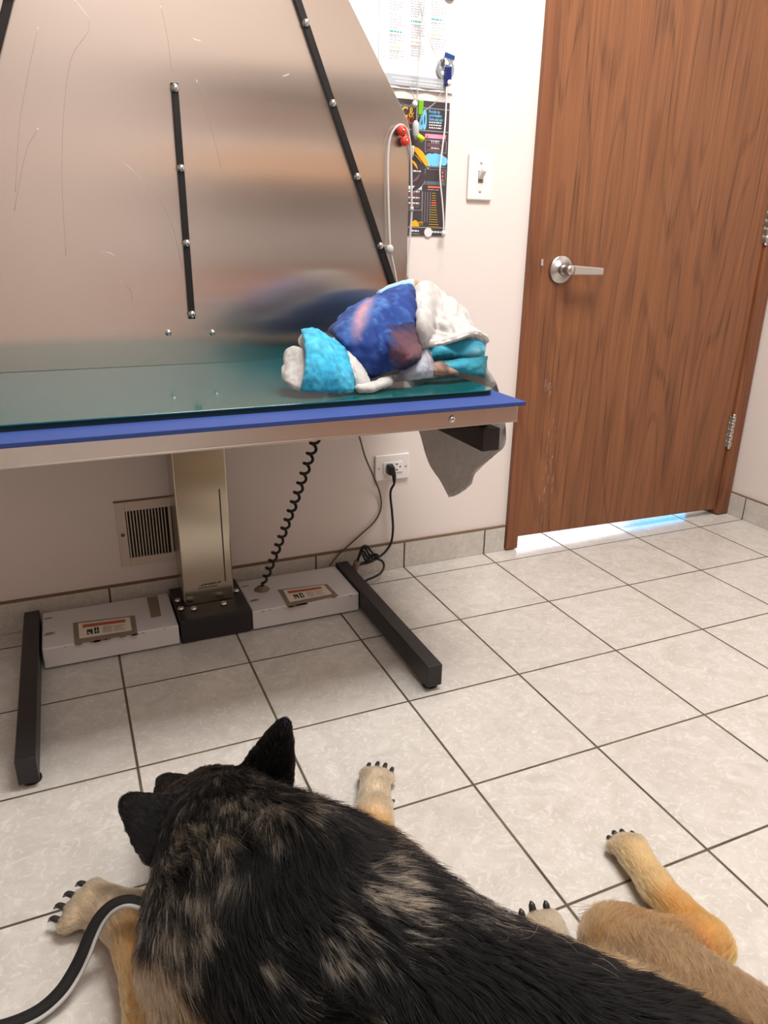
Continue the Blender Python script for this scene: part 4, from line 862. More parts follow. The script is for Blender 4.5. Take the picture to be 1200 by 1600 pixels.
# ------------------------------------------------------------------ the dog: one continuous skin from a blended distance field (metres)
def vec(*a): return np.array(a, float)
def nrm(a): a = np.asarray(a, float); return a/np.linalg.norm(a)
PR = []      # primitives: dict(kind, ..., k, tag, flow, length)
def cone(a, b, ra, rb, tag_, k=0.03, flow=None, ln=0.015, flat=1.0):
    a, b = vec(*a), vec(*b); PR.append(dict(t='c', a=a, b=b, ra=ra, rb=rb, k=k, tag=tag_, flow=nrm(b-a) if flow is None else nrm(flow), ln=ln, flat=flat))
def ell(c, r, axes, tag_, k=0.03, flow=(1, 0, 0), ln=0.03):
    ax = np.array([nrm(x) for x in axes]); PR.append(dict(t='e', c=vec(*c), r=vec(*r), ax=ax, k=k, tag=tag_, flow=nrm(flow), ln=ln))
def rot_axes(fx, fy, pitch=0.0):
    f = nrm((fx, fy, 0)); f = nrm((f[0]*math.cos(pitch), f[1]*math.cos(pitch), math.sin(pitch))); r = nrm(np.cross(f, (0, 0, 1))); u = np.cross(r, f); return (f, r, u)
def prim_d(p, X):
    if p['t'] == 'c':
        ab = p['b']-p['a']; t = np.clip(((X-p['a'])@ab)/(ab@ab), 0, 1); D = X-(p['a']+t[..., None]*ab)
        if p['flat'] != 1.0: D = D*np.array((1, 1, 1/p['flat']))
        return (np.linalg.norm(D, axis=-1)-(p['ra']+(p['rb']-p['ra'])*t))*(min(1, p['flat']))
    L = (X-p['c'])@p['ax'].T; q = L/p['r']; n = np.linalg.norm(q, axis=-1); g = np.linalg.norm(q/p['r'], axis=-1)+1e-9
    return n*(n-1)/g
AX = nrm((0.62, -0.78, 0)); RT = nrm(np.cross(AX, (0, 0, -1)))      # tailward axis; RT points to the dog's right
if RT[0] < 0: RT = -RT
back = (AX[0], AX[1], 0)
tr = ((AX[0], AX[1], 0), RT, (0, 0, 1))
ell((0.475, -1.235, 0.135), (0.235, 0.165, 0.132), tr, 'trunk', 0.05, back, 0.036)
cone((0.50, -1.27, 0.125), (0.755, -1.56, 0.115), 0.142, 0.122, 'trunk', 0.05, back, 0.030)
ell((0.77, -1.60, 0.11), (0.16, 0.135, 0.115), tr, 'trunk', 0.04, back, 0.028)
ell((0.553, -1.168, 0.112), (0.125, 0.085, 0.100), tr, 'trunk', 0.05, (0.4, -0.5, -0.3), 0.034)     # right shoulder
ell((0.366, -1.238, 0.110), (0.115, 0.066, 0.105), tr, 'shoulder', 0.045, (0.1, -0.8, -0.5), 0.028)   # left shoulder
cone((0.445, -1.185, 0.165), (0.412, -1.045, 0.150), 0.132, 0.105, 'neck', 0.05, (0.06, -1, 0.1), 0.042)
HD = nrm((-0.40, 0.916, 0)); hr = nrm(np.cross(HD, (0, 0, 1)))
if hr[0] < 0: hr = -hr
hc = vec(0.404, -0.966, 0.148)
ell(hc, (0.092, 0.080, 0.070), rot_axes(HD[0], HD[1], -0.25), 'head', 0.035, -HD, 0.014)
ell(hc+hr*0.045-HD*0.02+vec(0, 0, -0.035), (0.07, 0.04, 0.055), rot_axes(HD[0], HD[1]), 'cheek', 0.03, -HD, 0.028)
ell(hc-hr*0.045-HD*0.02+vec(0, 0, -0.035), (0.07, 0.04, 0.055), rot_axes(HD[0], HD[1]), 'cheek', 0.03, -HD, 0.028)
mz0 = hc+HD*0.055+vec(0, 0, -0.022); mz1 = hc+HD*0.148+vec(0.008, 0, -0.050)
cone(mz0, mz1, 0.050, 0.033, 'muzzle', 0.02, -HD, 0.006)
ell(hc+HD*0.052+hr*0.028+vec(0, 0, 0.018), (0.03, 0.022, 0.016), rot_axes(HD[0], HD[1]), 'head', 0.015, -HD, 0.008)
ell(hc+HD*0.052-hr*0.028+vec(0, 0, 0.018), (0.03, 0.022, 0.016), rot_axes(HD[0], HD[1]), 'head', 0.015, -HD, 0.008)
def ear(base, tip, across, wb, tag_='ear'):
    """a cupped, pointed flap: slices of a thin ellipse"""
    base, tip, across = vec(*base), vec(*tip), nrm(across); ax = nrm(tip-base); across = nrm(across-ax*(across@ax)); nn = np.cross(ax, across); n = 7
    for i in range(n):
        t = i/(n-1); c = base+(tip-base)*t*0.93; w_ = wb*(1-0.72*t**1.6)+0.003
        ell(c, (np.linalg.norm(tip-base)/(n-1)*1.15, w_, 0.0075), (ax, across, nn), tag_, 0.012, ax, 0.006)
ear((0.485, -0.962, 0.180), (0.523, -0.955, 0.280), (0.95, -0.30, 0.0), 0.043)
ear((0.328, -1.018, 0.184), (0.275, -0.952, 0.208), (0.50, 0.60, 0.62), 0.046)
# left foreleg (paw splayed to the left)
cone((0.362, -1.235, 0.10), (0.290, -1.325, 0.055), 0.062, 0.050, 'upperarm', 0.04, (-0.3, -0.5, -0.5), 0.022)
cone((0.284, -1.31, 0.048), (0.276, -1.07, 0.042), 0.047, 0.040, 'leg', 0.02, (-0.05, 1, 0), 0.011)
cone((0.276, -1.07, 0.042), (0.262, -1.020, 0.036), 0.040, 0.038, 'leg', 0.02, (-0.2, 1, 0), 0.011)
cone((0.262, -1.015, 0.036), (0.210, -0.955, 0.028), 0.038, 0.034, 'paw', 0.02, (-0.6, 0.8, 0), 0.010)
claws = []
def toes(c, d, spread, n=4, r=0.0135, reach=0.030, claw=0.020, up=0.0, clr=0.0048):
    c = vec(*c); d = nrm(d); s_ = nrm(np.cross(d, (0, 0, 1)))
    for i in range(n):
        o = (i-(n-1)/2)/((n-1)/2); f = reach*(1-0.28*abs(o)**2); k1 = c+s_*o*spread*0.75+d*f*0.35+vec(0, 0, 0.006); k2 = c+s_*o*spread+d*f+vec(0, 0, -0.004)
        cone(k1, k2, r*1.1, r, 'paw', 0.007, d, 0.006)
        q0 = k2+d*r*0.6+vec(0, 0, 0.003); q1 = q0+d*claw*0.6+vec(0, 0, up*claw+0.002); q2 = q0+d*claw+vec(0, 0, up*claw*1.5-0.008*(up == 0)); claws.append((q0, q1, q2, clr))
toes((0.203, -0.950, 0.024), (-0.80, 0.60, 0), 0.034, r=0.015, reach=0.026, claw=0.026, clr=0.0058)
# right foreleg, out beyond the shoulder
cone((0.575, -1.14, 0.10), (0.620, -1.19, 0.055), 0.075, 0.05, 'upperarm', 0.04, (0.4, -0.5, -0.5), 0.02)
cone((0.615, -1.16, 0.045), (0.682, -0.955, 0.036), 0.043, 0.031, 'leg', 0.02, (0.3, 1, 0), 0.010)
cone((0.682, -0.955, 0.034), (0.722, -0.868, 0.028), 0.031, 0.028, 'paw', 0.02, (0.4, 0.9, 0), 0.009)
toes((0.724, -0.858, 0.022), (0.62, 0.78, 0), 0.024, r=0.013, reach=0.034, claw=0.026, clr=0.0055)
ell((0.722, -0.925, 0.022), (0.012, 0.010, 0.010), tr, 'paw', 0.01, (0.4, 0.9, 0), 0.006); claws.append((vec(0.731, -0.922, 0.022), vec(0.740, -0.915, 0.020), vec(0.744, -0.907, 0.014), 0.004))
# right hind leg: thigh up to the knee, shank folded back to the hock, metatarsus forward again
cone((0.925, -1.600, 0.085), (0.908, -1.345, 0.052), 0.098, 0.048, 'thigh', 0.035, (0.2, 0.6, -0.4), 0.015)
cone((0.950, -1.540, 0.068), (0.962, -1.405, 0.050), 0.066, 0.045, 'thigh', 0.04, (0.4, 0.4, -0.6), 0.015)
cone((0.908, -1.340, 0.054), (1.030, -1.385, 0.042), 0.047, 0.032, 'shank', 0.03, (0.8, -0.2, 0), 0.013)
cone((1.030, -1.388, 0.040), (1.046, -1.392, 0.036), 0.032, 0.026, 'hock', 0.015, (0.2, 0.9, 0), 0.010)
cone((1.045, -1.378, 0.038), (1.052, -1.270, 0.031), 0.033, 0.023, 'hock', 0.02, (0, 1, 0), 0.010)
cone((1.052, -1.270, 0.031), (1.068, -1.200, 0.027), 0.024, 0.029, 'hpaw', 0.02, (0.2, 1, 0), 0.008)
toes((1.072, -1.192, 0.023), (0.16, 0.99, 0), 0.023, r=0.0135, reach=0.034, claw=0.014, clr=0.0055)
# left hind paw poking out from under the belly, soles down, claws up
cone((0.74, -1.37, 0.045), (0.812, -1.315, 0.034), 0.045, 0.034, 'lpaw', 0.02, (0.3, 0.9, 0), 0.012)
cone((0.812, -1.315, 0.034), (0.836, -1.272, 0.030), 0.035, 0.030, 'lpaw', 0.02, (0.2, 1, 0.1), 0.010)
toes((0.835, -1.266, 0.028), (0.05, 0.97, 0.15), 0.022, n=3, r=0.015, reach=0.022, claw=0.012, up=0.75, clr=0.0068)
# skin fold of the flank between belly and thigh
cone((0.782, -1.335, 0.060), (0.880, -1.530, 0.085), 0.046, 0.062, 'flank', 0.03, (0.5, -0.6, 0.3), 0.018)
# tail lying behind
cone((0.86, -1.70, 0.08), (1.02, -1.86, 0.045), 0.055, 0.045, 'tail', 0.03, (0.7, -0.7, 0), 0.045); cone((1.02, -1.86, 0.045), (1.20, -1.92, 0.03), 0.045, 0.02, 'tail', 0.03, (0.9, -0.3, 0), 0.05)
h = 0.0055; lo = vec(0.10, -2.02, -0.03); hi = vec(1.26, -0.74, 0.34)
nx, ny, nz_ = [int(x) for x in np.ceil((hi-lo)/h)]
Dg = np.full((nx, ny, nz_), 0.2)
for p in PR:
    if p['t'] == 'c':
        mr = max(p['ra'], p['rb'])+0.02+p['k']; a0 = np.minimum(p['a'], p['b'])-mr; a1 = np.maximum(p['a'], p['b'])+mr
    else: mr = p['r'].max()+0.02+p['k']; a0 = p['c']-mr; a1 = p['c']+mr
    i0 = np.maximum(0, ((a0-lo)/h).astype(int)); i1 = np.minimum((nx, ny, nz_), ((a1-lo)/h).astype(int)+2)
    if (i1 <= i0).any(): continue
    g = np.stack(np.meshgrid(*[lo[k]+h*np.arange(i0[k], i1[k]) for k in range(3)], indexing='ij'), -1)
    d = prim_d(p, g); sl = tuple(slice(a, b_) for a, b_ in zip(i0, i1)); o = Dg[sl]; k = p['k']
    hh = np.clip(k-np.abs(o-d), 0, None)/k; Dg[sl] = np.minimum(o, d)-hh*hh*k*0.25
zz = lo[2]+h*np.arange(nz_)
Dg = np.maximum(Dg, (0.003-zz)[None, None, :])               # flat where it rests on the floor
def surface_nets(D, lo, h):
    s = D < 0; nx, ny, nz = D.shape
    c = [D[i:nx-1+i, j:ny-1+j, k:nz-1+k] for i in (0, 1) for j in (0, 1) for k in (0, 1)]; sg = np.stack([x < 0 for x in c])
    n_in = sg.sum(0); act = np.argwhere((n_in > 0) & (n_in < 8)); vals = np.stack([x[act[:, 0], act[:, 1], act[:, 2]] for x in c], 1)
    cor = np.array([(i, j, k) for i in (0, 1) for j in (0, 1) for k in (0, 1)], float); acc = np.zeros((len(act), 3)); cnt = np.zeros(len(act))
    for a in range(8):
        for b_ in range(a+1, 8):
            if np.abs(cor[a]-cor[b_]).sum() != 1: continue
            va, vb = vals[:, a], vals[:, b_]; mk = (va < 0) != (vb < 0); t = np.where(mk, va/np.where(mk, va-vb, 1), 0)
            acc += np.where(mk[:, None], cor[a]+t[:, None]*(cor[b_]-cor[a]), 0); cnt += mk
    V = lo+h*(act+acc/cnt[:, None]); idx = np.full((nx-1, ny-1, nz-1), -1); idx[act[:, 0], act[:, 1], act[:, 2]] = np.arange(len(act)); F_ = []
    for ax in range(3):
        u, v = [(1, 2), (2, 0), (0, 1)][ax]
        A = np.take(s, range(0, s.shape[ax]-1), ax); B = np.take(s, range(1, s.shape[ax]), ax); E = np.argwhere(A != B)
        E = E[(E[:, u] > 0) & (E[:, v] > 0) & (E[:, u] < s.shape[u]-1) & (E[:, v] < s.shape[v]-1)]
        fl = A[E[:, 0], E[:, 1], E[:, 2]]; q = []
        for du, dv in ((-1, -1), (0, -1), (0, 0), (-1, 0)):
            e = E.copy(); e[:, u] += du; e[:, v] += dv; q.append(idx[e[:, 0], e[:, 1], e[:, 2]])
        q = np.stack(q, 1); q[~fl] = q[~fl][:, ::-1]; F_.append(q)
    return V, np.concatenate(F_)
DV, DF = surface_nets(Dg, lo, h)
# per-vertex flow of the coat, coat length and region
TAGS = ['trunk', 'flank', 'shoulder', 'neck', 'head', 'cheek', 'muzzle', 'ear', 'upperarm', 'leg', 'paw', 'thigh', 'shank', 'hock', 'hpaw', 'lpaw', 'tail']
W = np.zeros((len(DV), len(PR)))
for i, p in enumerate(PR): W[:, i] = prim_d(p, DV)
W = np.exp(-(W-W.min(1, keepdims=True))/0.010); W /= W.sum(1, keepdims=True)
flow = W@np.array([p['flow'] for p in PR]); leng = W@np.array([p['ln'] for p in PR])
reg = np.zeros((len(DV), len(TAGS)))
for i, p in enumerate(PR): reg[:, TAGS.index(p['tag'])] += W[:, i]
tri = np.concatenate([DF[:, :3], DF[:, [0, 2, 3]]]); e1 = DV[tri[:, 1]]-DV[tri[:, 0]]; e2 = DV[tri[:, 2]]-DV[tri[:, 0]]; fn = np.cross(e1, e2)
VN = np.zeros_like(DV)
for k in range(3): np.add.at(VN, tri[:, k], fn)
VN /= np.linalg.norm(VN, axis=1)[:, None]+1e-12
def toward(P): # where a point shows in the photograph (used only to place the coat's own patches on its skin)
    c = (P/S-CP)@RM.T; return 600+F*c[:, 0]/c[:, 2], 800+F*c[:, 1]/c[:, 2]
BLK, SIL, TAN, PALE, BRN, RUST, CREAM = [lin(c) for c in ((7, 6, 6), (182, 158, 130), (222, 160, 100), (214, 188, 154), (118, 92, 66), (190, 120, 62), (222, 202, 168))]
def coat(P, R):
    """base colour and share of light banded hairs at skin points P with region weights R"""
    r = {t: R[:, i] for i, t in enumerate(TAGS)}; n = len(P)
    lat = (P[:, :2]-np.array((0.45, -1.2)))@RT[:2]; s = (P[:, :2]-np.array((0.45, -1.2)))@AX[:2]; z = P[:, 2]
    n1 = fbm(P*14, 3, 41); n2 = fbm(P*45, 2, 77)
    col = np.tile(BLK, (n, 1)).astype(float); light = np.where((s > -0.25) & (s < 0.3), np.where((lat < 0.02) & (s > -0.02), 0.13, 0.36), 0.06)
    u, v = toward(P)
    for (cu, cv, ru, rv, am) in ((300, 1300, 55, 40, .55), (350, 1300, 30, 35, .75), (420, 1290, 45, 45, .65), (470, 1270, 40, 30, .6), (520, 1250, 45, 20, .5), (290, 1390, 40, 40, .55), (320, 1400, 55, 35, .35),
                            (610, 1390, 75, 75, .62), (570, 1350, 40, 30, .7), (520, 1440, 40, 50, .55), (545, 1480, 60, 45, .65), (412, 1480, 22, 45, .8), (480, 1540, 35, 50, .5), (640, 1470, 50, 50, .5), (560, 1560, 60, 45, .3), (385, 1355, 25, 25, .55), (350, 1560, 30, 40, .2), (300, 1450, 40, 30, .3)):
        light = np.maximum(light, am*np.exp(-((u-cu)/ru)**2-((v-cv)/rv)**2))
    light = np.clip(light*1.35, 0, 1)*(0.45+1.1*n1)
    for (cu, cv, ru, rv) in ((540, 1305, 45, 35), (375, 1310, 12, 22), (410, 1370, 30, 28), (455, 1440, 16, 60), (470, 1330, 30, 25), (760, 1520, 110, 70), (380, 1440, 30, 40)):
        light *= 1-0.9*np.exp(-((u-cu)/ru)**2-((v-cv)/rv)**2)
    ns = fbm(np.stack([lat*105, s*34, z*40], 1), 3, 91); light = np.clip(light*np.clip((ns-0.27)/0.24, 0.12, 1.35), 0, 1)
    light = np.where(s > 0.30, light*np.clip(1-(s-0.30)/0.12, 0.08, 1), light)
    def blend(w_, c, l=None):
        nonlocal col, light
        w_ = np.clip(w_, 0, 1); col = col*(1-w_[:, None])+np.asarray(c)*w_[:, None]
        if l is not None: light = light*(1-w_)+l*w_
    edge = (n1-0.5)*0.06
    # tan underside of the right flank behind the ribs
    fl = np.clip((0.118+0.10*np.clip((s-0.25)/0.3, 0, 1)+edge-z)/0.022, 0, 1)*np.clip((s-0.20)/0.08, 0, 1)*(lat > 0)
    blend(fl*(r['trunk'] > 0.4)*0.0, TAN*0.92, 0.25)
    blend(np.clip(r['flank']*1.8-0.25+edge*5, 0, 1), lin((206, 166, 118))*(0.8+0.5*(n1[:, None]-0.5)), 0.3)
    # brown agouti on the left shoulder and upper arm
    sh = np.clip((238+(v-1462)*0.72-u+edge*700)/16, 0, 1)*np.clip((v-1455)/15, 0, 1)*(lat < -0.04)*(r['neck']+r['head']+r['cheek'] < 0.5); blend(sh, BRN*0.8, 0.6)
    blend(r['upperarm']*1.5*(lat < -0.1), BRN, 0.5); blend(r['upperarm']*1.2*(lat > 0), TAN*0.8, 0.2)
    legw = np.clip(r['leg']*1.8, 0, 1); blend(legw, TAN*(0.92+0.25*(n2[:, None]-0.5)), 0.15)
    blend(np.clip(r['paw']*1.6, 0, 1), PALE*np.clip(0.85+1.1*(n2[:, None]-0.42), 0.25, 1.15), 0.1)
    blend(np.clip(r['thigh']*1.4-0.2+edge*4, 0, 1), lin((158, 126, 92))*(0.85+0.5*(n1[:, None]-0.5)), 0.35)
    blend(np.clip(r['shank']*1.5-0.1, 0, 1), lin((182, 140, 94))*(0.9+0.4*(n1[:, None]-0.5)), 0.3)
    blend(np.clip(r['hock']*1.6, 0, 1), lin((206, 140, 76)), 0.1); blend(np.clip(r['hpaw']*1.5, 0, 1), lin((216, 178, 124)), 0.1); blend(np.clip(r['lpaw']*1.5, 0, 1), lin((190, 172, 146)), 0.3)
    # head
    hd = np.clip((r['head']+r['cheek'])*1.3, 0, 1); blend(hd, lin((30, 24, 20)), 0.30)
    q = (P-hc)@HD; blend(hd*np.clip((q-0.02)/0.03, 0, 1)*np.clip((0.085-q)/0.03, 0, 1)*0.6, lin((46, 32, 22)), 0.2)
    blend(np.clip(r['cheek']*1.3-0.2, 0, 1)*np.clip((0.13-z)/0.03, 0, 1), lin((110, 76, 46)), 0.4)
    blend(np.clip(r['muzzle']*1.5, 0, 1), lin((22, 19, 18)), 0.05); blend(np.clip(r['ear']*1.4, 0, 1), lin((12, 10, 10)), 0.02)
    return col, np.clip(light, 0, 1)
vcol, vlight = coat(DV, reg)
vcol_s = vcol*(1-vlight[:, None]*0.35)+SIL*vlight[:, None]*0.35*0.5
dog_o = vec(0.56, -1.30, 0.0)
me = bpy.data.meshes.new('dog'); me.from_pydata((DV-dog_o).tolist(), [], DF.tolist()); me.update()
me.polygons.foreach_set('use_smooth', np.ones(len(me.polygons), bool))
ca = me.color_attributes.new('coat', 'FLOAT_COLOR', 'POINT'); ca.data.foreach_set('color', np.concatenate([np.clip(vcol_s, 0, 1)*0.8, np.ones((len(DV), 1))], 1).astype(np.float32).ravel())
m, nt, b = new_mat('dog_skin'); at = N(nt, 'ShaderNodeAttribute', attribute_name='coat'); nt.links.new(at.outputs['Color'], b.inputs['Base Color']); b.inputs['Roughness'].default_value = 0.8
me.materials.append(m)
dog = bpy.data.objects.new('dog', me); C.objects.link(dog); dog.location = Vector(dog_o); WL[dog.name] = dog_o
tag(dog, 'black and tan shepherd dog lying on the tiled floor, seen from behind with ears up', 'dog')
M_claw = mat('claw', (44, 40, 38), rough=0.35)
for q0, q1, q2, cr_ in claws:
    q = MB(); q.tube([q0/S, q1/S, q2/S], [cr_/S, cr_*0.8/S, cr_*0.15/S], 8, n=5); q.build('claw', M_claw, dog)
q = MB(); c = (mz1+HD*0.024+vec(0, 0, 0.012))/S; q.lathe([(0.01, -0.045), (0.05, -0.03), (0.062, 0.0), (0.05, 0.03), (0.01, 0.045)], c, (HD[0]*0.3, HD[1]*0.3, 1), 16); q.build('nose', mat('nose_leather', (16, 14, 14), rough=0.35), dog)
for sg in (-1, 1):
    q = MB(); c = (hc+HD*0.075+hr*sg*0.036+vec(0, 0, 0.018))/S; q.lathe([(0.004, -0.035), (0.025, -0.025), (0.036, 0), (0.025, 0.025), (0.004, 0.035)], c, (HD[0], HD[1], 0.3), 14); q.build('eye', mat('eye_brown', (40, 22, 12), rough=0.08), dog)
# ------------------------------------------------------------------ fur
FUR = 1.0
areas = np.linalg.norm(fn, axis=1)*0.5
tl = leng[tri].mean(1); tz = fn[:, 2]/(np.linalg.norm(fn, axis=1)+1e-12); tc_ = DV[tri].mean(1)
dens = np.where(tl > 0.024, 1.0, np.where(tl > 0.012, 1.5, 2.3))*np.where(tz < -0.25, 0.1, 1.0)*np.where(tc_[:, 2] < 0.008, 0.0, 1.0)*np.where(tc_[:, 1] < -1.72, 0.25, 1.0)
pw_ = areas*dens; NH = int(330000*FUR)
ti = rng.choice(len(tri), NH, p=pw_/pw_.sum())
r1 = np.sqrt(rng.random(NH)); r2 = rng.random(NH); B3 = np.stack([1-r1, r1*(1-r2), r1*r2], 1)
def bary(A): return (A[tri[ti]]*B3[..., None]).sum(1) if A.ndim == 2 else (A[tri[ti]]*B3).sum(1)
P0 = bary(DV); N0 = bary(VN); N0 /= np.linalg.norm(N0, axis=1)[:, None]; FL = bary(flow); LN = bary(leng); RG = bary(reg)
FL = FL-N0*(FL*N0).sum(1)[:, None]
# on the body the coat also falls outwards from the spine
lat0 = (P0[:, :2]-np.array((0.45, -1.2)))@RT[:2]
body = RG[:, TAGS.index('trunk')]+RG[:, TAGS.index('neck')]*0.6+RG[:, TAGS.index('shoulder')]
out = np.stack([RT[0]*np.sign(lat0), RT[1]*np.sign(lat0), np.full(NH, -0.5)], 1)*(np.clip(np.abs(lat0)/0.08, 0, 1)*0.55*body)[:, None]
FL = FL+out; FL = FL-N0*(FL*N0).sum(1)[:, None]; FL /= np.linalg.norm(FL, axis=1)[:, None]+1e-9
# swirl of the coat
sw = (fbm(P0*9, 2, 5)-0.5)*2.4*np.clip(LN/0.03, 0, 1.2)+(fbm(P0*55, 2, 6)-0.5)*1.1*np.clip(LN/0.02, 0.3, 1)
TB = np.cross(N0, FL); FL = FL*np.cos(sw)[:, None]+TB*np.sin(sw)[:, None]
base, light = coat(P0, RG)
# clumps: hairs lean to the tip of the nearest clump centre
cell = 0.0062
ci = np.floor(P0/cell+0.5*(fbm(P0*60, 1, 3)[:, None]-0.5)).astype(np.int64); key = (ci[:, 0]*73856093) ^ (ci[:, 1]*19349663) ^ (ci[:, 2]*83492791)
_, inv = np.unique(key, return_inverse=True); nc = inv.max()+1
cnt = np.bincount(inv, minlength=nc)[:, None]; cen = np.stack([np.bincount(inv, P0[:, k], nc) for k in range(3)], 1)/cnt
crand = rng.random(nc)[inv]; cjit = rng.normal(size=(nc, 3))[inv]
ln = LN*(0.75+0.4*rng.random(NH))*(0.85+0.3*crand)
lift = 0.34+0.22*rng.random(NH)+0.25*(crand-0.5)
D0 = FL*np.cos(lift)[:, None]+N0*np.sin(lift)[:, None]+cjit*0.10+rng.normal(size=(NH, 3))*0.07; D0 /= np.linalg.norm(D0, axis=1)[:, None]
K = 5; tt = np.linspace(0, 1, K)
clump = np.clip(LN/0.03, 0.15, 1.0)*0.62
toC = cen[inv]-P0; toC = toC-N0*(toC*N0).sum(1)[:, None]
pts = np.zeros((NH, K, 3), np.float32)
for k, t in enumerate(tt):
    bend = FL*(0.35*t*t)[..., None] if False else FL*(0.30*t*t)-N0*(0.34*t*t)
    pts[:, k] = P0+ln[:, None]*(D0*t+bend)+toC*(clump*t)[:, None]
pts[:, :, 2] = np.maximum(pts[:, :, 2], 0.0015)
# hair colours: each clump is dark or light banded
is_light = (rng.random(NH)*0.45+crand*0.55) < light*1.05
dk = base*(0.75+0.5*rng.random(NH))[:, None]
thg = (RG[:, TAGS.index('thigh')]+RG[:, TAGS.index('flank')]+RG[:, TAGS.index('shank')]*0.7 > 0.5) & (rng.random(NH)*0.6+crand*0.4 < 0.42)
dk = np.where(thg[:, None], dk*0.52, dk)
bright = (base.mean(1) > 0.10)
lt = np.where(bright[:, None], base*1.35+0.02, SIL*(0.45+0.6*rng.random(NH))[:, None])
cols = np.ones((NH, K, 4), np.float32)
for k, t in enumerate(tt):
    root = dk*(0.65 if True else 1)
    band = np.where((is_light & (t > 0.35))[:, None], lt, dk); tipc = np.where((is_light & (rng.random(NH) < 0.35))[:, None], dk, band)
    c = root if t < 0.2 else (band if t < 0.9 else tipc); cols[:, k, :3] = np.clip(np.where(bright[:, None] & (t < 0.2), dk*0.9, c), 0, 1)
rad = np.where(LN > 0.024, 0.00026, np.where(LN > 0.012, 0.00021, 0.00017))[:, None]*np.array([1.0, 1.0, 0.85, 0.6, 0.15])[None]
# a few long shed hairs lying over the black back
sh_n = 9; shp = []
for i in range(sh_n):
    u, v = random.uniform(640, 1000), random.uniform(1470, 1595)
    a = at_z(u, v, 0.2/S)*S; near = P0[np.argmin(((P0-a)@np.eye(3))[:, 0]**2+(P0-a)[:, 1]**2-0.02*P0[:, 2])]
    ang = random.uniform(-0.9, 0.4); L_ = random.uniform(0.02, 0.06); cv = random.uniform(-1, 1); p_ = []
    for k in range(K): t = k/(K-1); p_.append(near+vec(0, 0, 0.016)+L_*vec(math.cos(ang+cv*t)*t, math.sin(ang+cv*t)*t, -0.3*t))
    shp.append(p_)
tuft0 = len(shp)
for i in range(46):
    a = at_z(random.gauss(972, 12), random.gauss(1440, 6), 0.05/S)*S; e = at_z(random.gauss(918, 14), random.gauss(1430, 8), 0.012/S)*S
    shp.append([a+(e-a)*t+vec(0, 0, 0.012*math.sin(math.pi*t)) for t in np.linspace(0, 1, K)])
sh_n = len(shp)
pts = np.concatenate([pts, np.array(shp, np.float32)]); cols = np.concatenate([cols, np.tile(np.array([*lin((120, 96, 78)), 1], np.float32), (tuft0, K, 1)), np.tile(np.array([*lin((40, 34, 32)), 1], np.float32), (sh_n-tuft0, K, 1))]); rad = np.concatenate([rad, np.full((sh_n, K), 0.00018)])
NT = len(pts)
hcv = bpy.data.hair_curves.new('fur'); hcv.add_curves([K]*NT)
hcv.position_data.foreach_set('vector', (pts-dog_o[None, None]).astype(np.float32).ravel())
ra = hcv.attributes.get('radius') or hcv.attributes.new('radius', 'FLOAT', 'POINT'); ra.data.foreach_set('value', rad.astype(np.float32).ravel())
fc = hcv.attributes.new('coat', 'FLOAT_COLOR', 'POINT'); fc.data.foreach_set('color', cols.ravel())
m, nt, b = new_mat('fur'); nt.nodes.remove(b)
at = N(nt, 'ShaderNodeAttribute', attribute_name='coat'); hb = N(nt, 'ShaderNodeBsdfHairPrincipled'); hb.model = 'CHIANG'; hb.parametrization = 'COLOR'
nt.links.new(at.outputs['Color'], hb.inputs['Color']); hb.inputs['IOR'].default_value = 1.3; hb.inputs['Roughness'].default_value = 0.42; hb.inputs['Radial Roughness'].default_value = 0.55; hb.inputs['Random Roughness'].default_value = 0.2
nt.links.new(hb.outputs[0], nt.nodes['Material Output'].inputs['Surface'])
hcv.materials.append(m)
fur = bpy.data.objects.new('fur', hcv); C.objects.link(fur); fur.parent = dog; fur['kind'] = 'stuff'
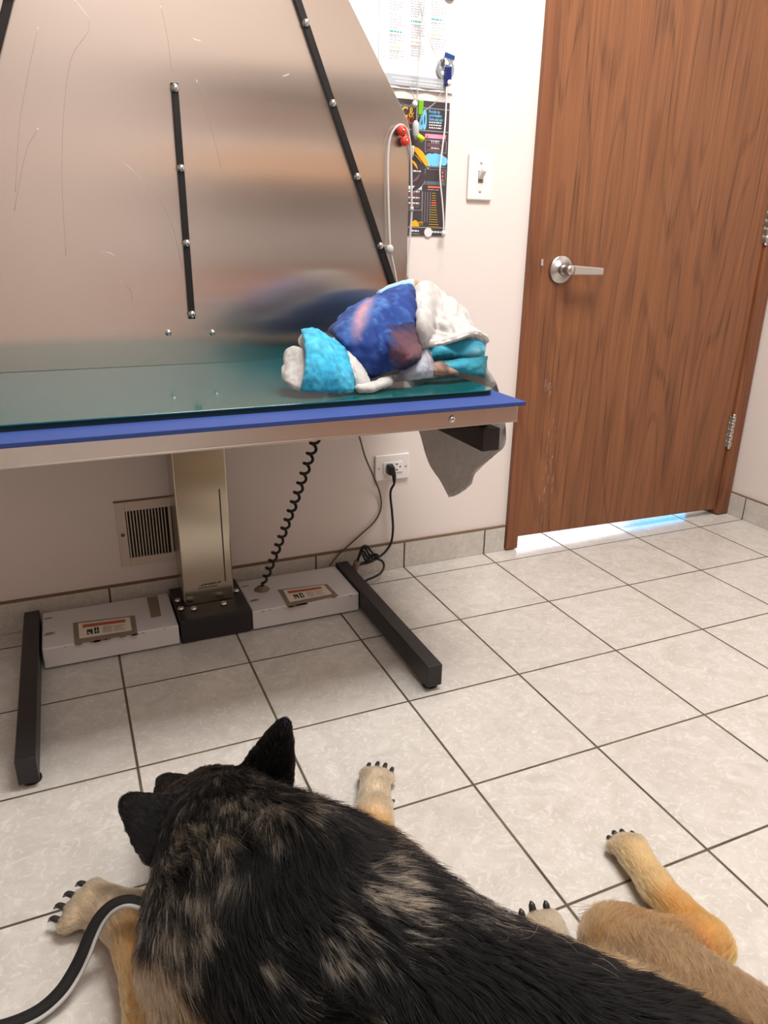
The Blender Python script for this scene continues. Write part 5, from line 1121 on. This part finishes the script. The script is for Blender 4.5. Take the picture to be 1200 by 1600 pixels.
# ------------------------------------------------------------------ leash
le = empty('leash', (0.14/S, -1.17/S, 0.0), 'black flat leash with a grey reflective edge crossing the dog\'s left foreleg', 'leash')
LP = [at_z(u, v, z/S)*S for u, v, z in ((300, 1452, 0.19), (262, 1436, 0.155), (228, 1416, 0.135), (200, 1409, 0.122), (176, 1417, 0.108), (157, 1436, 0.092), (143, 1462, 0.074), (131, 1492, 0.055), (117, 1520, 0.038), (98, 1549, 0.025), (70, 1576, 0.015), (38, 1594, 0.010), (0, 1606, 0.008), (-40, 1612, 0.008))]
LC = catmull(LP, 8); T_ = np.gradient(LC, axis=0); T_ /= np.linalg.norm(T_, axis=1)[:, None]
view = CP*S-LC; view /= np.linalg.norm(view, axis=1)[:, None]
tilt = np.interp(np.arange(len(LC)), [0, 16, 40, 64, 88, len(LC)-1], [1.05, 0.95, 0.55, 0.25, 0.55, 0.9])
wd = np.cross(T_, view); wd /= np.linalg.norm(wd, axis=1)[:, None]; nn_ = np.cross(wd, T_); nn_ /= np.linalg.norm(nn_, axis=1)[:, None]
wd2 = wd*np.cos(tilt)[:, None]-nn_*np.sin(tilt)[:, None]; nn2 = np.cross(wd2, T_)
if (wd2[40]@RM[0]) < 0: wd2 = -wd2
def strip(a, b_, th, name, m_, off=0.0):
    q = MB(); n = len(LC); ring = []
    for i in range(n):
        o = [LC[i]+wd2[i]*x+nn2[i]*(y+off) for x, y in ((a, -th), (b_, -th), (b_, th), (a, th))]
        for p_ in o: p_[2] = max(p_[2], 0.001)
        ring.append([q.bm.verts.new(tuple(p_/S)) for p_ in o])
    fs = []
    for A_, B_ in zip(ring, ring[1:]):
        for j in range(4): fs.append(q.bm.faces.new([A_[j], A_[(j+1) % 4], B_[(j+1) % 4], B_[j]]))
    fs += [q.bm.faces.new(ring[0][::-1]), q.bm.faces.new(ring[-1])]
    for f in fs: f.smooth = True
    return q.build(name, m_, le, recalc=True)
strip(-0.0115, 0.0060, 0.0016, 'webbing', mat('black_webbing', (24, 22, 22), rough=0.75, bump=0.5, bscale=900))
o = strip(0.0060, 0.0105, 0.0020, 'reflective_edge', mat('grey_reflective', (186, 186, 184), rough=0.4)); o['label'] = 'light grey reflective edge'
